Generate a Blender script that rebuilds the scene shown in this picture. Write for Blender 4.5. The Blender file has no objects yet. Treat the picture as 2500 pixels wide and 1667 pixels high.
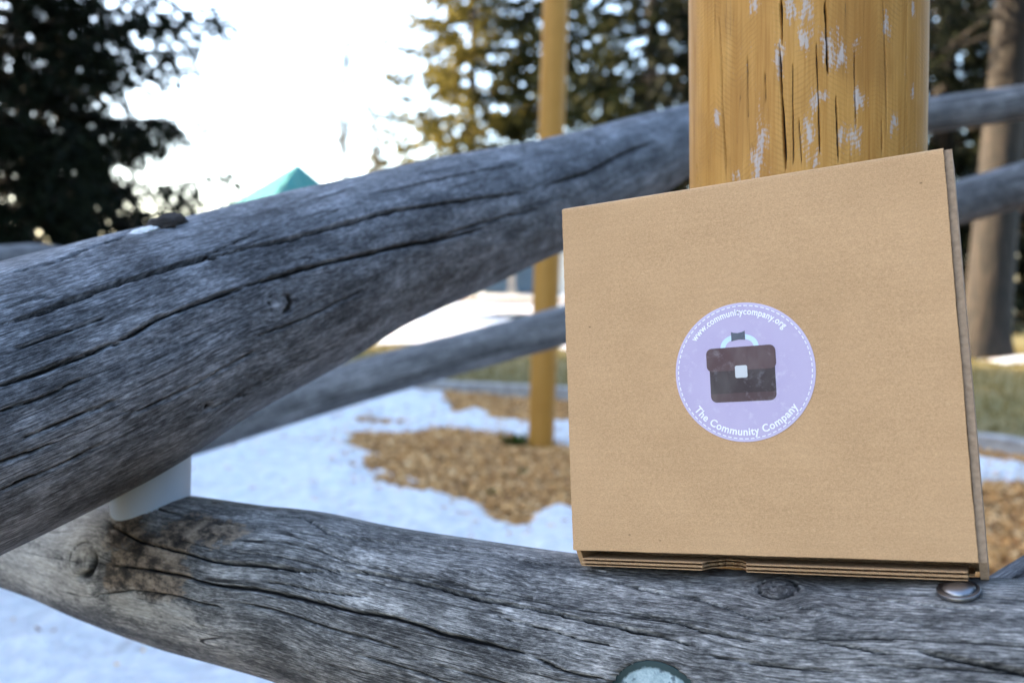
import bpy, bmesh, math, random
import numpy as np
from mathutils import Vector, Matrix

# ------------------------------------------------------------------ camera, sky, sun, exposure
scn = bpy.context.scene
COL = scn.collection
R = math.radians
F_PX, CX, CY = 2200.0, 1250.0, 833.5          # focal length and centre in photograph pixels (2500 x 1667)
CAM_H = 1.2
PITCH = math.atan((833.5 - 660) / F_PX)       # horizon about pixel row 660
cam_d = bpy.data.cameras.new('camera')
cam = bpy.data.objects.new('camera', cam_d); COL.objects.link(cam)
cam.location = (0, 0, CAM_H); cam.rotation_euler = (math.pi / 2 - PITCH, 0, 0)
cam_d.sensor_fit = 'HORIZONTAL'; cam_d.sensor_width = 36.0; cam_d.lens = 36.0 * F_PX / 2500
cam_d.clip_start = 0.02; cam_d.clip_end = 2000
cam_d.dof.use_dof = True; cam_d.dof.focus_distance = 0.62; cam_d.dof.aperture_fstop = 5.0
cam_d.dof.aperture_blades = 0
scn.camera = cam

SUN_AZ, SUN_EL = R(-75), R(17)                # azimuth from +Y, negative = to the left
world = bpy.data.worlds.new('World'); scn.world = world; world.use_nodes = True
wn = world.node_tree
sky = wn.nodes.new('ShaderNodeTexSky'); sky.sky_type = 'NISHITA'; sky.sun_disc = False
sky.sun_elevation = SUN_EL; sky.sun_rotation = SUN_AZ
sky.air_density = 0.8; sky.dust_density = 1.6; sky.ozone_density = 0.35
bg = wn.nodes['Background']; bg.inputs['Strength'].default_value = 0.15
wn.links.new(sky.outputs[0], bg.inputs['Color'])
sun_d = bpy.data.lights.new('sun', 'SUN'); sun_d.energy = 3.2; sun_d.angle = R(0.5); sun_d.color = (1.0, 0.80, 0.56)
sun = bpy.data.objects.new('sun', sun_d); COL.objects.link(sun)
sdir = Vector((math.sin(SUN_AZ) * math.cos(SUN_EL), math.cos(SUN_AZ) * math.cos(SUN_EL), math.sin(SUN_EL)))
sun.rotation_euler = sdir.to_track_quat('Z', 'Y').to_euler()
scn.view_settings.view_transform = 'Standard'; scn.view_settings.look = 'None'
scn.view_settings.gamma = 1.0; scn.view_settings.exposure = 3.02
scn.view_settings.use_curve_mapping = False
scn.cycles.use_denoising = True
scn.cycles.max_bounces = 6; scn.cycles.diffuse_bounces = 3; scn.cycles.glossy_bounces = 3
scn.cycles.transparent_max_bounces = 6; scn.cycles.caustics_reflective = False; scn.cycles.caustics_refractive = False

# ------------------------------------------------------------------ measuring helpers
FWD = np.array([0, math.cos(PITCH), -math.sin(PITCH)]); UPV = np.array([0, math.sin(PITCH), math.cos(PITCH)])
RGT = np.array([1.0, 0, 0]); CAMP = np.array([0, 0, CAM_H])
def P(px, py, d):
    """world point seen at a photograph pixel, d metres in front of the lens"""
    return CAMP + RGT * ((px - CX) / F_PX * d) + UPV * ((CY - py) / F_PX * d) + FWD * d
def G(px, py, z=0.0):
    v = RGT * ((px - CX) / F_PX) + UPV * ((CY - py) / F_PX) + FWD
    return CAMP + v * ((z - CAM_H) / v[2])
def to_px(p):
    q = p - CAMP
    d = q @ FWD
    return CX + F_PX * (q @ RGT) / d, CY - F_PX * (q @ UPV) / d, d

# ------------------------------------------------------------------ object helpers
def tag(o, label=None, cat=None, group=None, kind=None):
    if label: o['label'] = label
    if cat: o['category'] = cat
    if group: o['group'] = group
    if kind: o['kind'] = kind
    return o
def empty(name, loc=(0, 0, 0), rot=None):
    o = bpy.data.objects.new(name, None); COL.objects.link(o)
    o.location = loc
    o.empty_display_size = 0.1
    if rot is not None: o.rotation_euler = rot
    return o
def obj(name, me, mat=None, parent=None, smooth=None):
    if mat is not None and len(me.materials) == 0: me.materials.append(mat)
    o = bpy.data.objects.new(name, me); COL.objects.link(o)
    if parent is not None: o.parent = parent
    if smooth is not None:
        me.polygons.foreach_set('use_smooth', [smooth] * len(me.polygons))
    return o
def mesh_np(name, V, Fq, smooth=False):
    """mesh from numpy vertices and an (n,k) face array"""
    V = np.ascontiguousarray(V, dtype=np.float32); Fq = np.ascontiguousarray(Fq, dtype=np.int32)
    k = Fq.shape[1]; n = len(Fq)
    me = bpy.data.meshes.new(name)
    me.vertices.add(len(V)); me.vertices.foreach_set('co', V.ravel())
    me.loops.add(n * k); me.loops.foreach_set('vertex_index', Fq.ravel())
    me.polygons.add(n); me.polygons.foreach_set('loop_start', np.arange(0, n * k, k, dtype=np.int32))
    try: me.polygons.foreach_set('loop_total', np.full(n, k, dtype=np.int32))
    except Exception: pass
    me.polygons.foreach_set('use_smooth', np.full(n, smooth))
    me.update(calc_edges=True); me.validate()
    return me
def attr(me, name, arr, kind='FLOAT'):
    a = me.attributes.new(name, kind, 'POINT')
    a.data.foreach_set('vector' if kind == 'FLOAT_VECTOR' else 'value', np.ascontiguousarray(arr, dtype=np.float32).ravel())
def bm_mesh(name, fn, bevel=0.0, seg=1):
    bm = bmesh.new(); fn(bm)
    if bevel: bmesh.ops.bevel(bm, geom=bm.edges[:], offset=bevel, segments=seg, affect='EDGES', profile=0.6)
    bmesh.ops.recalc_face_normals(bm, faces=bm.faces[:])
    me = bpy.data.meshes.new(name); bm.to_mesh(me); bm.free()
    return me
def add_box(bm, x0, x1, y0, y1, z0, z1, M=None):
    m = Matrix.Translation(((x0 + x1) / 2, (y0 + y1) / 2, (z0 + z1) / 2)) @ Matrix.Diagonal((x1 - x0, y1 - y0, z1 - z0, 1))
    if M is not None: m = M @ m
    bmesh.ops.create_cube(bm, size=1.0, matrix=m)
def box_mesh(name, x0, x1, y0, y1, z0, z1, bevel=0.0, M=None):
    return bm_mesh(name, lambda bm: add_box(bm, x0, x1, y0, y1, z0, z1, M), bevel)

# ------------------------------------------------------------------ numpy noise
def _hash(ix, iy, seed):
    h = (ix.astype(np.int64) * 374761393 + iy.astype(np.int64) * 668265263 + seed * 2147483647 + 1013904223) & 0xFFFFFFFF
    h = ((h ^ (h >> 13)) * 1274126177) & 0xFFFFFFFF
    return ((h ^ (h >> 16)) & 0xFFFFFF) / float(0xFFFFFF)
def vnoise(x, y, seed=0):
    x, y = np.broadcast_arrays(np.asarray(x, float), np.asarray(y, float))
    ix = np.floor(x); iy = np.floor(y); fx = x - ix; fy = y - iy
    fx = fx * fx * (3 - 2 * fx); fy = fy * fy * (3 - 2 * fy)
    a = _hash(ix, iy, seed); b = _hash(ix + 1, iy, seed); c = _hash(ix, iy + 1, seed); d = _hash(ix + 1, iy + 1, seed)
    return (a * (1 - fx) + b * fx) * (1 - fy) + (c * (1 - fx) + d * fx) * fy
def fnoise(x, y, seed=0, oct=4, gain=0.5):
    s = 0; amp = 1; tot = 0
    for k in range(oct):
        s = s + amp * vnoise(np.asarray(x) * 2 ** k, np.asarray(y) * 2 ** k, seed + 17 * k); tot += amp; amp *= gain
    return s / tot - 0.5

# ------------------------------------------------------------------ shader helpers
class NT:
    def __init__(self, name):
        self.m = bpy.data.materials.new(name); self.m.use_nodes = True
        self.t = self.m.node_tree; self.b = self.t.nodes['Principled BSDF']
        self.out = self.t.nodes['Material Output']
    def n(self, typ, **kw):
        nd = self.t.nodes.new('ShaderNode' + typ)
        for k, v in kw.items(): setattr(nd, k, v)
        return nd
    def put(self, sock, v):
        if isinstance(v, bpy.types.NodeSocket): self.t.links.new(v, sock)
        elif isinstance(v, (tuple, list)) and len(v) == 3 and sock.type == 'RGBA': sock.default_value = (*v, 1)
        else: sock.default_value = v
    def math(self, op, a, b=0.0, c=None, clamp=False):
        nd = self.n('Math', operation=op, use_clamp=clamp); self.put(nd.inputs[0], a); self.put(nd.inputs[1], b)
        if c is not None: self.put(nd.inputs[2], c)
        return nd.outputs[0]
    def mapr(self, v, a, b, c=0.0, d=1.0, smooth=True):
        nd = self.n('MapRange', interpolation_type='SMOOTHSTEP' if smooth else 'LINEAR')
        for s, x in zip(nd.inputs, (v, a, b, c, d)): self.put(s, x)
        return nd.outputs[0]
    def mix(self, f, a, b, mode='MIX'):
        nd = self.n('Mix', data_type='RGBA', blend_type=mode)
        self.put(nd.inputs[0], f); self.put(nd.inputs[6], a); self.put(nd.inputs[7], b)
        return nd.outputs[2]
    def noise(self, vec, scale=1.0, detail=4.0, rough=0.55, dist=0.0, dim='3D'):
        nd = self.n('TexNoise', noise_dimensions=dim)
        self.put(nd.inputs['Vector'], vec); self.put(nd.inputs['Scale'], scale); self.put(nd.inputs['Detail'], detail)
        self.put(nd.inputs['Roughness'], rough); self.put(nd.inputs['Distortion'], dist)
        return nd.outputs[0]
    def scl(self, vec, s):
        nd = self.n('VectorMath', operation='MULTIPLY'); self.put(nd.inputs[0], vec); nd.inputs[1].default_value = s
        return nd.outputs[0]
    def at(self, name, vec=False):
        nd = self.n('Attribute', attribute_name=name); return nd.outputs['Vector' if vec else 'Fac']
    def obj(self): return self.n('TexCoord').outputs['Object']
    def pos(self): return self.n('NewGeometry').outputs['Position']
    def island(self): return self.n('NewGeometry').outputs['Random Per Island']
    def ramp(self, f, stops):
        nd = self.n('ValToRGB'); self.put(nd.inputs[0], f); el = nd.color_ramp.elements
        while len(el) < len(stops): el.new(0.5)
        for e, (p, c) in zip(el, stops): e.position = p; e.color = (*c, 1)
        return nd.outputs[0]
    def bump(self, h, strength=0.5, dist=0.001, nrm=None):
        nd = self.n('Bump'); self.put(nd.inputs['Strength'], strength); self.put(nd.inputs['Distance'], dist); self.put(nd.inputs['Height'], h)
        if nrm is not None: self.put(nd.inputs['Normal'], nrm)
        return nd.outputs[0]
    def set(self, **kw):
        for k, v in kw.items(): self.put(self.b.inputs[k.replace('_', ' ')], v)
        return self.m
def plain(name, col, rough=0.6, var=0.15, scale=20.0, metal=0.0, bump=0.0):
    m = NT(name); n = m.noise(m.obj(), scale, 4)
    c = m.mix(m.mapr(n, 0.3, 0.7), tuple(x * (1 - var) for x in col), tuple(min(1, x * (1 + var)) for x in col))
    kw = dict(Base_Color=c, Roughness=rough, Metallic=metal)
    if bump: kw['Normal'] = m.bump(n, 0.4, bump)
    return m.set(**kw)

def wood_grey(name, tint=(1.0, 1.0, 1.0), dark=1.0, ks=1.0, contrast=1.0):
    """weathered grey log: grain runs along the first component of the stored grain coordinate"""
    m = NT(name); g = m.at('grain', True)
    n1 = m.noise(m.scl(g, (4 * ks, 60 * ks, 1)), 1.0, 6, 0.6)                # broad streaks
    n2 = m.noise(m.scl(g, (55 * ks, 760 * ks, 1)), 1.0, 4, 0.75)              # fibres
    n3 = m.noise(m.scl(g, (12 * ks, 24 * ks, 1)), 1.0, 7, 0.7)              # blotches
    n5 = m.noise(m.scl(g, (110 * ks, 380 * ks, 3)), 1.0, 4, 0.75)             # flecks
    n4 = m.noise(m.scl(g, (1.6 * ks, 40 * ks, 1)), 1.0, 1.5, 0.5)
    line = m.mapr(m.math('ABSOLUTE', m.math('SUBTRACT', n4, 0.47)), 0.002, 0.008, 1, 0)      # long hairline checks
    n6 = m.noise(m.scl(g, (2.6 * ks, 150 * ks, 7)), 1.0, 1.5, 0.5)
    line2 = m.mapr(m.math('ABSOLUTE', m.math('SUBTRACT', n6, 0.5)), 0.0, 0.018, 0.7, 0)
    lmask = m.mapr(n3, 0.40, 0.58)
    v = m.math('ADD', m.math('MULTIPLY', n1, 0.26), m.math('MULTIPLY', n2, 0.46))
    v = m.math('ADD', v, m.math('MULTIPLY', n3, 0.42)); v = m.math('ADD', v, m.math('MULTIPLY', n5, 0.36))
    v = m.math('ADD', m.math('MULTIPLY', m.math('SUBTRACT', v, 0.75), contrast), 0.48)
    t = tint
    c = m.ramp(v, [(0.26, (0.005 * t[0], 0.005 * t[1], 0.006 * t[2])), (0.40, (0.048 * t[0], 0.049 * t[1], 0.051 * t[2])),
                   (0.52, (0.145 * t[0], 0.147 * t[1], 0.150 * t[2])), (0.64, (0.32 * t[0], 0.32 * t[1], 0.323 * t[2])), (0.80, (0.60 * t[0], 0.60 * t[1], 0.60 * t[2]))])
    # unweathered brown and bleached places, each with its own outline
    st = m.at('stain'); pl = m.at('pale')
    vb = m.math('ADD', m.math('MULTIPLY', n5, 0.25), m.math('MULTIPLY', m.noise(m.scl(g, (38 * ks, 60 * ks, 6)), 1.0, 6, 0.7), 0.75))
    brown = m.ramp(vb, [(0.36, (0.004, 0.0035, 0.003)), (0.46, (0.040, 0.031, 0.024)), (0.54, (0.17, 0.13, 0.095)), (0.68, (0.36, 0.285, 0.21))])
    c = m.mix(m.mapr(m.math('ADD', st, m.math('MULTIPLY', m.math('SUBTRACT', vb, 0.5), 2.0)), 0.35, 0.60), c, brown)
    bone = m.ramp(v, [(0.2, (0.10, 0.095, 0.088)), (0.45, (0.30, 0.285, 0.26)), (0.75, (0.58, 0.555, 0.51))])
    c = m.mix(m.mapr(m.math('ADD', pl, m.math('MULTIPLY', m.math('SUBTRACT', vb, 0.5), 1.8)), 0.3, 0.8, 0, 0.85), c, bone)
    lines = m.math('MAXIMUM', m.math('MULTIPLY', line, lmask), m.math('MULTIPLY', line2, m.mapr(n1, 0.40, 0.62)))
    c = m.mix(m.math('MULTIPLY', lines, 0.95), c, (0.003, 0.003, 0.003))
    kn = m.at('knot')
    kc = m.ramp(m.math('ADD', m.math('MULTIPLY', n5, 0.6), m.math('MULTIPLY', m.noise(m.obj(), 260, 4, 0.7), 0.5)), [(0.40, (0.004, 0.004, 0.004)), (0.55, (0.050, 0.047, 0.046)), (0.72, (0.20, 0.19, 0.18))])
    c = m.mix(m.mapr(kn, 0.02, 0.12, 0, 0.8), c, kc)
    c = m.mix(m.mapr(m.at('crack'), 0.1, 0.6), c, (0.003, 0.0028, 0.0028))
    hgt = m.math('ADD', m.math('MULTIPLY', n2, 0.8), m.math('MULTIPLY', n5, 0.5))
    hgt = m.math('SUBTRACT', hgt, m.math('MULTIPLY', lines, 0.8))
    if dark != 1.0: c = m.mix(1.0, c, (dark, dark, dark), 'MULTIPLY')
    return m.set(Base_Color=c, Roughness=0.75, Normal=m.bump(hgt, 0.75, 0.0009), Specular_IOR_Level=0.35)

def wood_yellow(name, sat=0.0):
    """turned pole with flaking ochre stain: vertical checks, lathe chatter, bare grey-white flakes"""
    m = NT(name); g = m.at('grain', True)
    n1 = m.noise(m.scl(g, (3, 60, 1)), 1.0, 6, 0.6)
    n2 = m.noise(m.scl(g, (14, 420, 2)), 1.0, 5, 0.65)
    nb = m.noise(m.scl(g, (7, 12, 4)), 1.0, 4, 0.55)
    sx = m.n('SeparateXYZ'); m.put(sx.inputs[0], g)
    # lathe chatter: a fine zig-zag, up one way in one band and the other way in the next
    zig = m.math('PINGPONG', m.math('ADD', sx.outputs[1], m.math('MULTIPLY', nb, 0.02)), 0.022)
    ph = m.math('ADD', m.math('MULTIPLY', sx.outputs[0], 1500.0), m.math('MULTIPLY', zig, 900.0))
    ph = m.math('ADD', ph, m.math('MULTIPLY', nb, 60.0))
    cha = m.math('SINE', ph)
    v = m.math('ADD', m.math('MULTIPLY', n1, 0.55), m.math('MULTIPLY', n2, 0.45))
    c = m.ramp(v, [(0.28, (0.23, 0.092, 0.016)), (0.42, (0.41, 0.200, 0.042)), (0.58, (0.54, 0.295, 0.078)), (0.78, (0.65, 0.42, 0.16))])
    c = m.mix(m.mapr(nb, 0.48, 0.68, 0, 0.6), c, (0.31, 0.145, 0.032))
    c = m.mix(m.math('MULTIPLY', m.mapr(cha, 0.1, 0.9), m.math('MULTIPLY', m.mapr(n1, 0.3, 0.6, 0.03, 0.22), m.mapr(m.noise(m.scl(g, (18, 30, 2)), 1.0, 4, 0.6), 0.38, 0.62))), c, (0.17, 0.088, 0.025))
    fl = m.at('pale')
    nf = m.noise(m.scl(g, (60, 330, 9)), 1.0, 6, 0.75); nf = m.math('ADD', m.math('MULTIPLY', nf, 0.7), m.math('MULTIPLY', m.noise(m.scl(g, (30, 70, 5)), 1.0, 5, 0.7), 0.3))
    f = m.mapr(m.math('ADD', m.math('ADD', fl, m.math('MULTIPLY', m.math('SUBTRACT', nf, 0.5), 4.6)), m.math('MULTIPLY', cha, 0.10)), 0.55, 1.05)
    c = m.mix(m.math('MULTIPLY', f, 0.68), c, m.mix(n2, (0.34, 0.34, 0.36), (0.62, 0.62, 0.66)))
    if sat: c = m.mix(sat, c, (0.36, 0.17, 0.022))
    n6 = m.noise(m.scl(g, (2.5, 120, 7)), 1.0, 2, 0.5)
    line = m.math('MULTIPLY', m.mapr(m.math('ABSOLUTE', m.math('SUBTRACT', n6, 0.5)), 0.0, 0.004, 0.5, 0), m.mapr(nb, 0.5, 0.65))
    c = m.mix(line, c, (0.05, 0.028, 0.012))
    c = m.mix(m.mapr(m.at('crack'), 0.1, 0.7), c, (0.012, 0.009, 0.007))
    h = m.math('ADD', m.math('MULTIPLY', cha, 0.02), m.math('MULTIPLY', n2, 0.5)); h = m.math('SUBTRACT', h, m.math('MULTIPLY', line, 0.8))
    h = m.math('SUBTRACT', h, m.math('MULTIPLY', f, 0.25))
    return m.set(Base_Color=c, Roughness=0.62, Normal=m.bump(h, 0.6, 0.0012), Specular_IOR_Level=0.3)

# ------------------------------------------------------------------ log builder
def spline(ctrl, step):
    """centre line and radius resampled every `step` metres through control points (x, y, z, r)"""
    c = np.array(ctrl, float)
    c = np.vstack([2 * c[0] - c[1], c, 2 * c[-1] - c[-2]])
    out = []
    for i in range(1, len(c) - 2):
        p0, p1, p2, p3 = c[i - 1:i + 3]
        L = np.linalg.norm(p2[:3] - p1[:3]); n = max(8, int(L / 0.01))
        t = np.linspace(0, 1, n, endpoint=False)[:, None]
        # tangents scaled for uneven spacing
        a, b = np.linalg.norm((p1 - p0)[:3]), np.linalg.norm((p3 - p2)[:3])
        m1 = 0.5 * ((p1 - p0) / max(a, 1e-6) + (p2 - p1) / L) * L; m2 = 0.5 * ((p2 - p1) / L + (p3 - p2) / max(b, 1e-6)) * L
        out.append((2 * t**3 - 3 * t**2 + 1) * p1 + (t**3 - 2 * t**2 + t) * m1 + (-2 * t**3 + 3 * t**2) * p2 + (t**3 - t**2) * m2)
    out = np.vstack(out + [c[-2][None]])
    s = np.r_[0, np.cumsum(np.linalg.norm(np.diff(out[:, :3], axis=0), axis=1))]
    return s, out
def make_log(name, ctrl, mat, parent, du=0.003, dt=0.001, dense=None, cracks=(), knots=(), dents=(), stains=(), pales=(), seed=1,
             lump=0.03, nrand=60, twist=0.0, half=1.95, rand_w=0.0007, wig=0.0022):
    s0, line = spline(ctrl, du)
    if dense is None: dense = (0, s0[-1])
    ss = np.unique(np.r_[np.arange(0, dense[0], 0.03), np.arange(dense[0], dense[1], du), np.arange(dense[1], s0[-1], 0.03), s0[-1]])
    C = np.stack([np.interp(ss, s0, line[:, k]) for k in range(3)], 1); r = np.interp(ss, s0, line[:, 3])
    T = np.gradient(C, ss, axis=0); T /= np.linalg.norm(T, axis=1)[:, None]
    V = CAMP - C; Nn = V - (V * T).sum(1)[:, None] * T; Nn /= np.linalg.norm(Nn, axis=1)[:, None]
    B = np.cross(Nn, T)
    rm = r.mean()
    th = np.r_[np.arange(-half, half, dt / rm), np.linspace(half, 2 * math.pi - half, 26)[:-1]]
    S, TH = np.meshgrid(ss, th, indexing='ij'); RR = r[:, None] * np.ones_like(TH); TT = TH * RR
    ca, sa = np.cos(TH), np.sin(TH)
    lo = fnoise(S * 3.0 + 3 * ca, 2.2 * sa + 7 * seed, seed, 3) * 2 * lump + fnoise(S * 11 + 1.5 * ca, 6 * sa, seed + 5, 3) * lump * 0.5
    disp = lo * RR
    flut = fnoise(S * 2.0, TT * 55 + 9, seed + 9, 3)                       # shallow flutes along the grain
    disp += flut * 0.0008
    base = C[:, None] + (RR + disp)[..., None] * (ca[..., None] * Nn[:, None] + sa[..., None] * B[:, None])
    px, py, dd = to_px(base)
    front = np.abs(TH) < 1.75
    def locate(x, y):
        d2 = (px - x) ** 2 + (py - y) ** 2 + np.where(front, 0, 1e9)
        i, j = np.unravel_index(np.argmin(d2), d2.shape); return S[i, j], TT[i, j]
    crack = np.zeros_like(S); knot = np.zeros_like(S); stain = np.zeros_like(S); pale = np.zeros_like(S)
    TG = TT + twist * S + 0.004 * fnoise(S * 4, TT * 8, seed + 21, 3)
    SG = S.copy()
    for (x, y, rk, depth, kind) in knots:
        ks, kt = locate(x, y)
        ds, dtt = (S - ks) / 1.25, TT - kt
        q = np.sqrt(ds**2 + dtt**2) + 1e-6
        TG -= dtt * (rk * 1.15)**2 / (q**2 + ((0.45 if kind == 'knot' else 1.15) * rk)**2) * 0.85
        disp += 0.28 * rk * np.exp(-(q / (2.1 * rk))**2) * (1 if kind != 'hole' else 0.5)
        inside = np.clip(1 - q / rk, 0, 1)
        if kind == 'knot': knot = np.maximum(knot, np.where(q < rk * (0.93 + 0.14 * vnoise(np.arctan2(dtt, ds) * 3 + 9, ds * 0, 2)), 0.12 + 0.88 * inside, 0))
        rim = np.exp(-((q - rk) / (0.10 * rk))**2)
        ang = np.arctan2(dtt, ds)
        gap = np.clip(0.45 + 1.3 * vnoise(ang * 2 + 5, np.zeros_like(ang) + seed, seed), 0, 1)
        if kind == 'knot': disp -= depth * 0.7 * rim * gap; crack = np.maximum(crack, rim * gap * 0.9)
        if kind == 'hole':
            hole = np.exp(-((q - 0.82 * rk) / (0.20 * rk))**2) * np.clip(np.cos(ang + 0.55) * 1.6 - 0.35, 0, 1)
            hole = np.clip(hole * (0.7 + 0.6 * vnoise(S * 300, TT * 300, 8)), 0, 1)
            disp -= depth * 1.6 * hole; crack = np.maximum(crack, hole)
            arc = np.exp(-((q - 0.95 * rk) / (0.05 * rk))**2) * np.clip(np.cos(ang - 2.6), 0, 1)
            disp -= depth * 0.4 * arc; crack = np.maximum(crack, arc * 0.8)
            disp -= 0.35 * depth * np.clip(1 - (q / (0.8 * rk))**2, 0, 1)
        elif kind == 'knot' and rk > 0.006:
            cut = np.abs(dtt - 0.5 * ds + 0.0006 * np.sin(ds * 900)); m_ = np.clip(1 - cut / (0.09 * rk), 0, 1) * (q < rk)
            disp -= depth * 0.5 * m_; crack = np.maximum(crack, m_)
            disp += np.where(q < rk, (vnoise(S * 700, TT * 700, 3) - 0.5) * 0.0012, 0)
    for (pts, w, depth) in cracks:
        sp, tp = np.array([locate(*p) for p in pts]).T
        o = np.argsort(sp); sp, tp = sp[o], tp[o]
        i0, i1 = np.searchsorted(ss, [sp[0], sp[-1]])
        if i1 - i0 < 3: continue
        sc = ss[i0:i1]; fr = (sc - sp[0]) / (sp[-1] - sp[0])
        tc = np.interp(sc, sp, tp) + (fnoise(sc * 60, sc * 0, seed + 31, 3)) * wig
        ww = w * np.clip(np.minimum(fr, 1 - fr) * 7, 0.15, 1) * (0.65 + 0.8 * vnoise(sc * 45, sc * 0 + 1, seed + 2))
        prof = np.clip(1 - np.abs(TT[i0:i1] - tc[:, None]) / ww[:, None], 0, 1)
        disp[i0:i1] -= depth * np.sqrt(prof); crack[i0:i1] = np.maximum(crack[i0:i1], prof)
    rng = np.random.default_rng(seed)
    for k in range(nrand):
        sa_ = rng.uniform(dense[0], dense[1] - 0.1); ln = rng.uniform(0.12, 0.6); tc0 = rng.uniform(-1.5, 1.5) * rm
        i0, i1 = np.searchsorted(ss, [sa_, min(sa_ + ln, dense[1])])
        if i1 - i0 < 4: continue
        sc = ss[i0:i1]; fr = np.linspace(0, 1, len(sc))
        # follow the bent grain
        j = np.argmin(np.abs(TG[i0:i1] - tc0), axis=1); tc = TT[np.arange(i0, i1), j] + fnoise(sc * 50, sc * 0, k, 2) * 0.0015
        ww = rand_w * rng.uniform(0.8, 1.6) * np.clip(np.minimum(fr, 1 - fr) * 5, 0.2, 1)
        prof = np.clip(1 - np.abs(TT[i0:i1] - tc[:, None]) / ww[:, None], 0, 1)
        disp[i0:i1] -= 0.0022 * prof; crack[i0:i1] = np.maximum(crack[i0:i1], prof * 0.7)
    for (x, y, rad, depth) in dents:                                      # counterbored recess with a flat floor
        ks, kt = locate(x, y); q = np.sqrt((S - ks)**2 + (TT - kt)**2)
        k_ = q < rad
        i = np.argmin(np.abs(ss - ks)); th0 = kt / r[i]
        floor = (r[i] - depth) / np.maximum(np.cos(TH - th0), 0.3) - RR
        disp = np.where(k_, np.minimum(disp, floor), disp)
    def blobs(lst, dst):
        for (x, y, rs, rt) in lst:
            ks, kt = locate(x, y); np.maximum(dst, np.clip(1.15 - 0.9 * np.sqrt(((S - ks) / rs)**2 + ((TT - kt) / rt)**2), 0, 1), out=dst)
    blobs(stains, stain); blobs(pales, pale)
    pos = C[:, None] + (RR + disp)[..., None] * (ca[..., None] * Nn[:, None] + sa[..., None] * B[:, None])
    nu, nv = S.shape
    idx = np.arange(nu * nv).reshape(nu, nv)
    q = np.stack([idx[:-1], np.roll(idx, -1, 1)[:-1], np.roll(idx, -1, 1)[1:], idx[1:]], -1).reshape(-1, 4)
    Vv = pos.reshape(-1, 3); n0 = len(Vv)
    Vv = np.vstack([Vv, C[0], C[-1]])
    cap0 = np.stack([np.full(nv, n0), np.roll(idx[0], -1), idx[0], idx[0]], -1); cap1 = np.stack([np.full(nv, n0 + 1), idx[-1], np.roll(idx[-1], -1), np.roll(idx[-1], -1)], -1)
    me = mesh_np(name, Vv, q[:, ::-1], True)
    # end caps as triangles in the same mesh
    bm = bmesh.new(); bm.from_mesh(me); bm.verts.ensure_lookup_table()
    for cap in (cap0, cap1):
        for a, b, c_, _ in cap:
            try: bm.faces.new((bm.verts[a], bm.verts[b], bm.verts[c_]))
            except ValueError: pass
    bm.to_mesh(me); bm.free()
    ext = lambda a: np.r_[a.ravel(), a.ravel()[0], a.ravel()[-1]]
    attr(me, 'grain', np.stack([ext(SG), ext(TG), np.full(n0 + 2, seed * 0.37)], -1), 'FLOAT_VECTOR')
    for nm, a in (('crack', crack), ('knot', knot), ('stain', stain), ('pale', pale)): attr(me, nm, ext(a))
    o = obj(name, me, mat, parent)
    def surf(x, y):
        """surface point, normal and axis direction at a pixel"""
        d2 = (px - x)**2 + (py - y)**2 + np.where(front, 0, 1e9); i, j = np.unravel_index(np.argmin(d2), d2.shape)
        return pos[i, j], ca[i, j] * Nn[i] + sa[i, j] * B[i], T[i]
    o_surf[name + str(seed)] = surf
    return o, surf
o_surf = {}
def ctrl(lst):
    """(pixel x, pixel y, depth, radius) -> world control points"""
    return [(*P(x, y, d), r) for x, y, d, r in lst]

# ------------------------------------------------------------------ materials
M_GREY_A = wood_grey('weathered_log_upper', (0.88, 0.94, 1.03), 1.12, 1.1, 1.4)
M_GREY_C = wood_grey('weathered_log_lower', (1.04, 1.0, 0.94), 1.15, 1.3, 1.5)
M_GREY_B = wood_grey('weathered_log_far', (0.94, 0.96, 0.99), 1.1, 0.6, 1.0)
M_YELLOW = wood_yellow('ochre_stained_pole'); M_YELLOW_FAR = wood_yellow('ochre_far_pole', 0.75)
M_STEEL = plain('bolt_steel', (0.24, 0.25, 0.27), 0.33, 0.1, 60, 1.0)

def mat_galv():
    m = NT('galvanised_washer'); n = m.noise(m.obj(), 140, 6, 0.65); n2 = m.noise(m.obj(), 45, 4, 0.6)
    c = m.mix(m.mapr(n, 0.35, 0.65), (0.20, 0.29, 0.33), (0.38, 0.49, 0.54))
    c = m.mix(m.mapr(n2, 0.56, 0.62), c, (0.08, 0.12, 0.15))
    sx = m.n('VectorMath', operation='LENGTH'); m.put(sx.inputs[0], m.scl(m.obj(), (1, 1, 0)))
    rad = m.math('ADD', sx.outputs['Value'], m.math('MULTIPLY', n, 0.006))
    c = m.mix(m.mapr(rad, 0.0325, 0.0345), c, (0.012, 0.035, 0.04))          # dark ring round the rim
    return m.set(Base_Color=c, Roughness=0.55, Metallic=0.35, Normal=m.bump(n, 0.3, 0.0005))
M_GALV = mat_galv()
M_WHITE_PLASTIC = plain('white_plastic', (0.46, 0.56, 0.68), 0.38, 0.04, 8)

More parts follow.
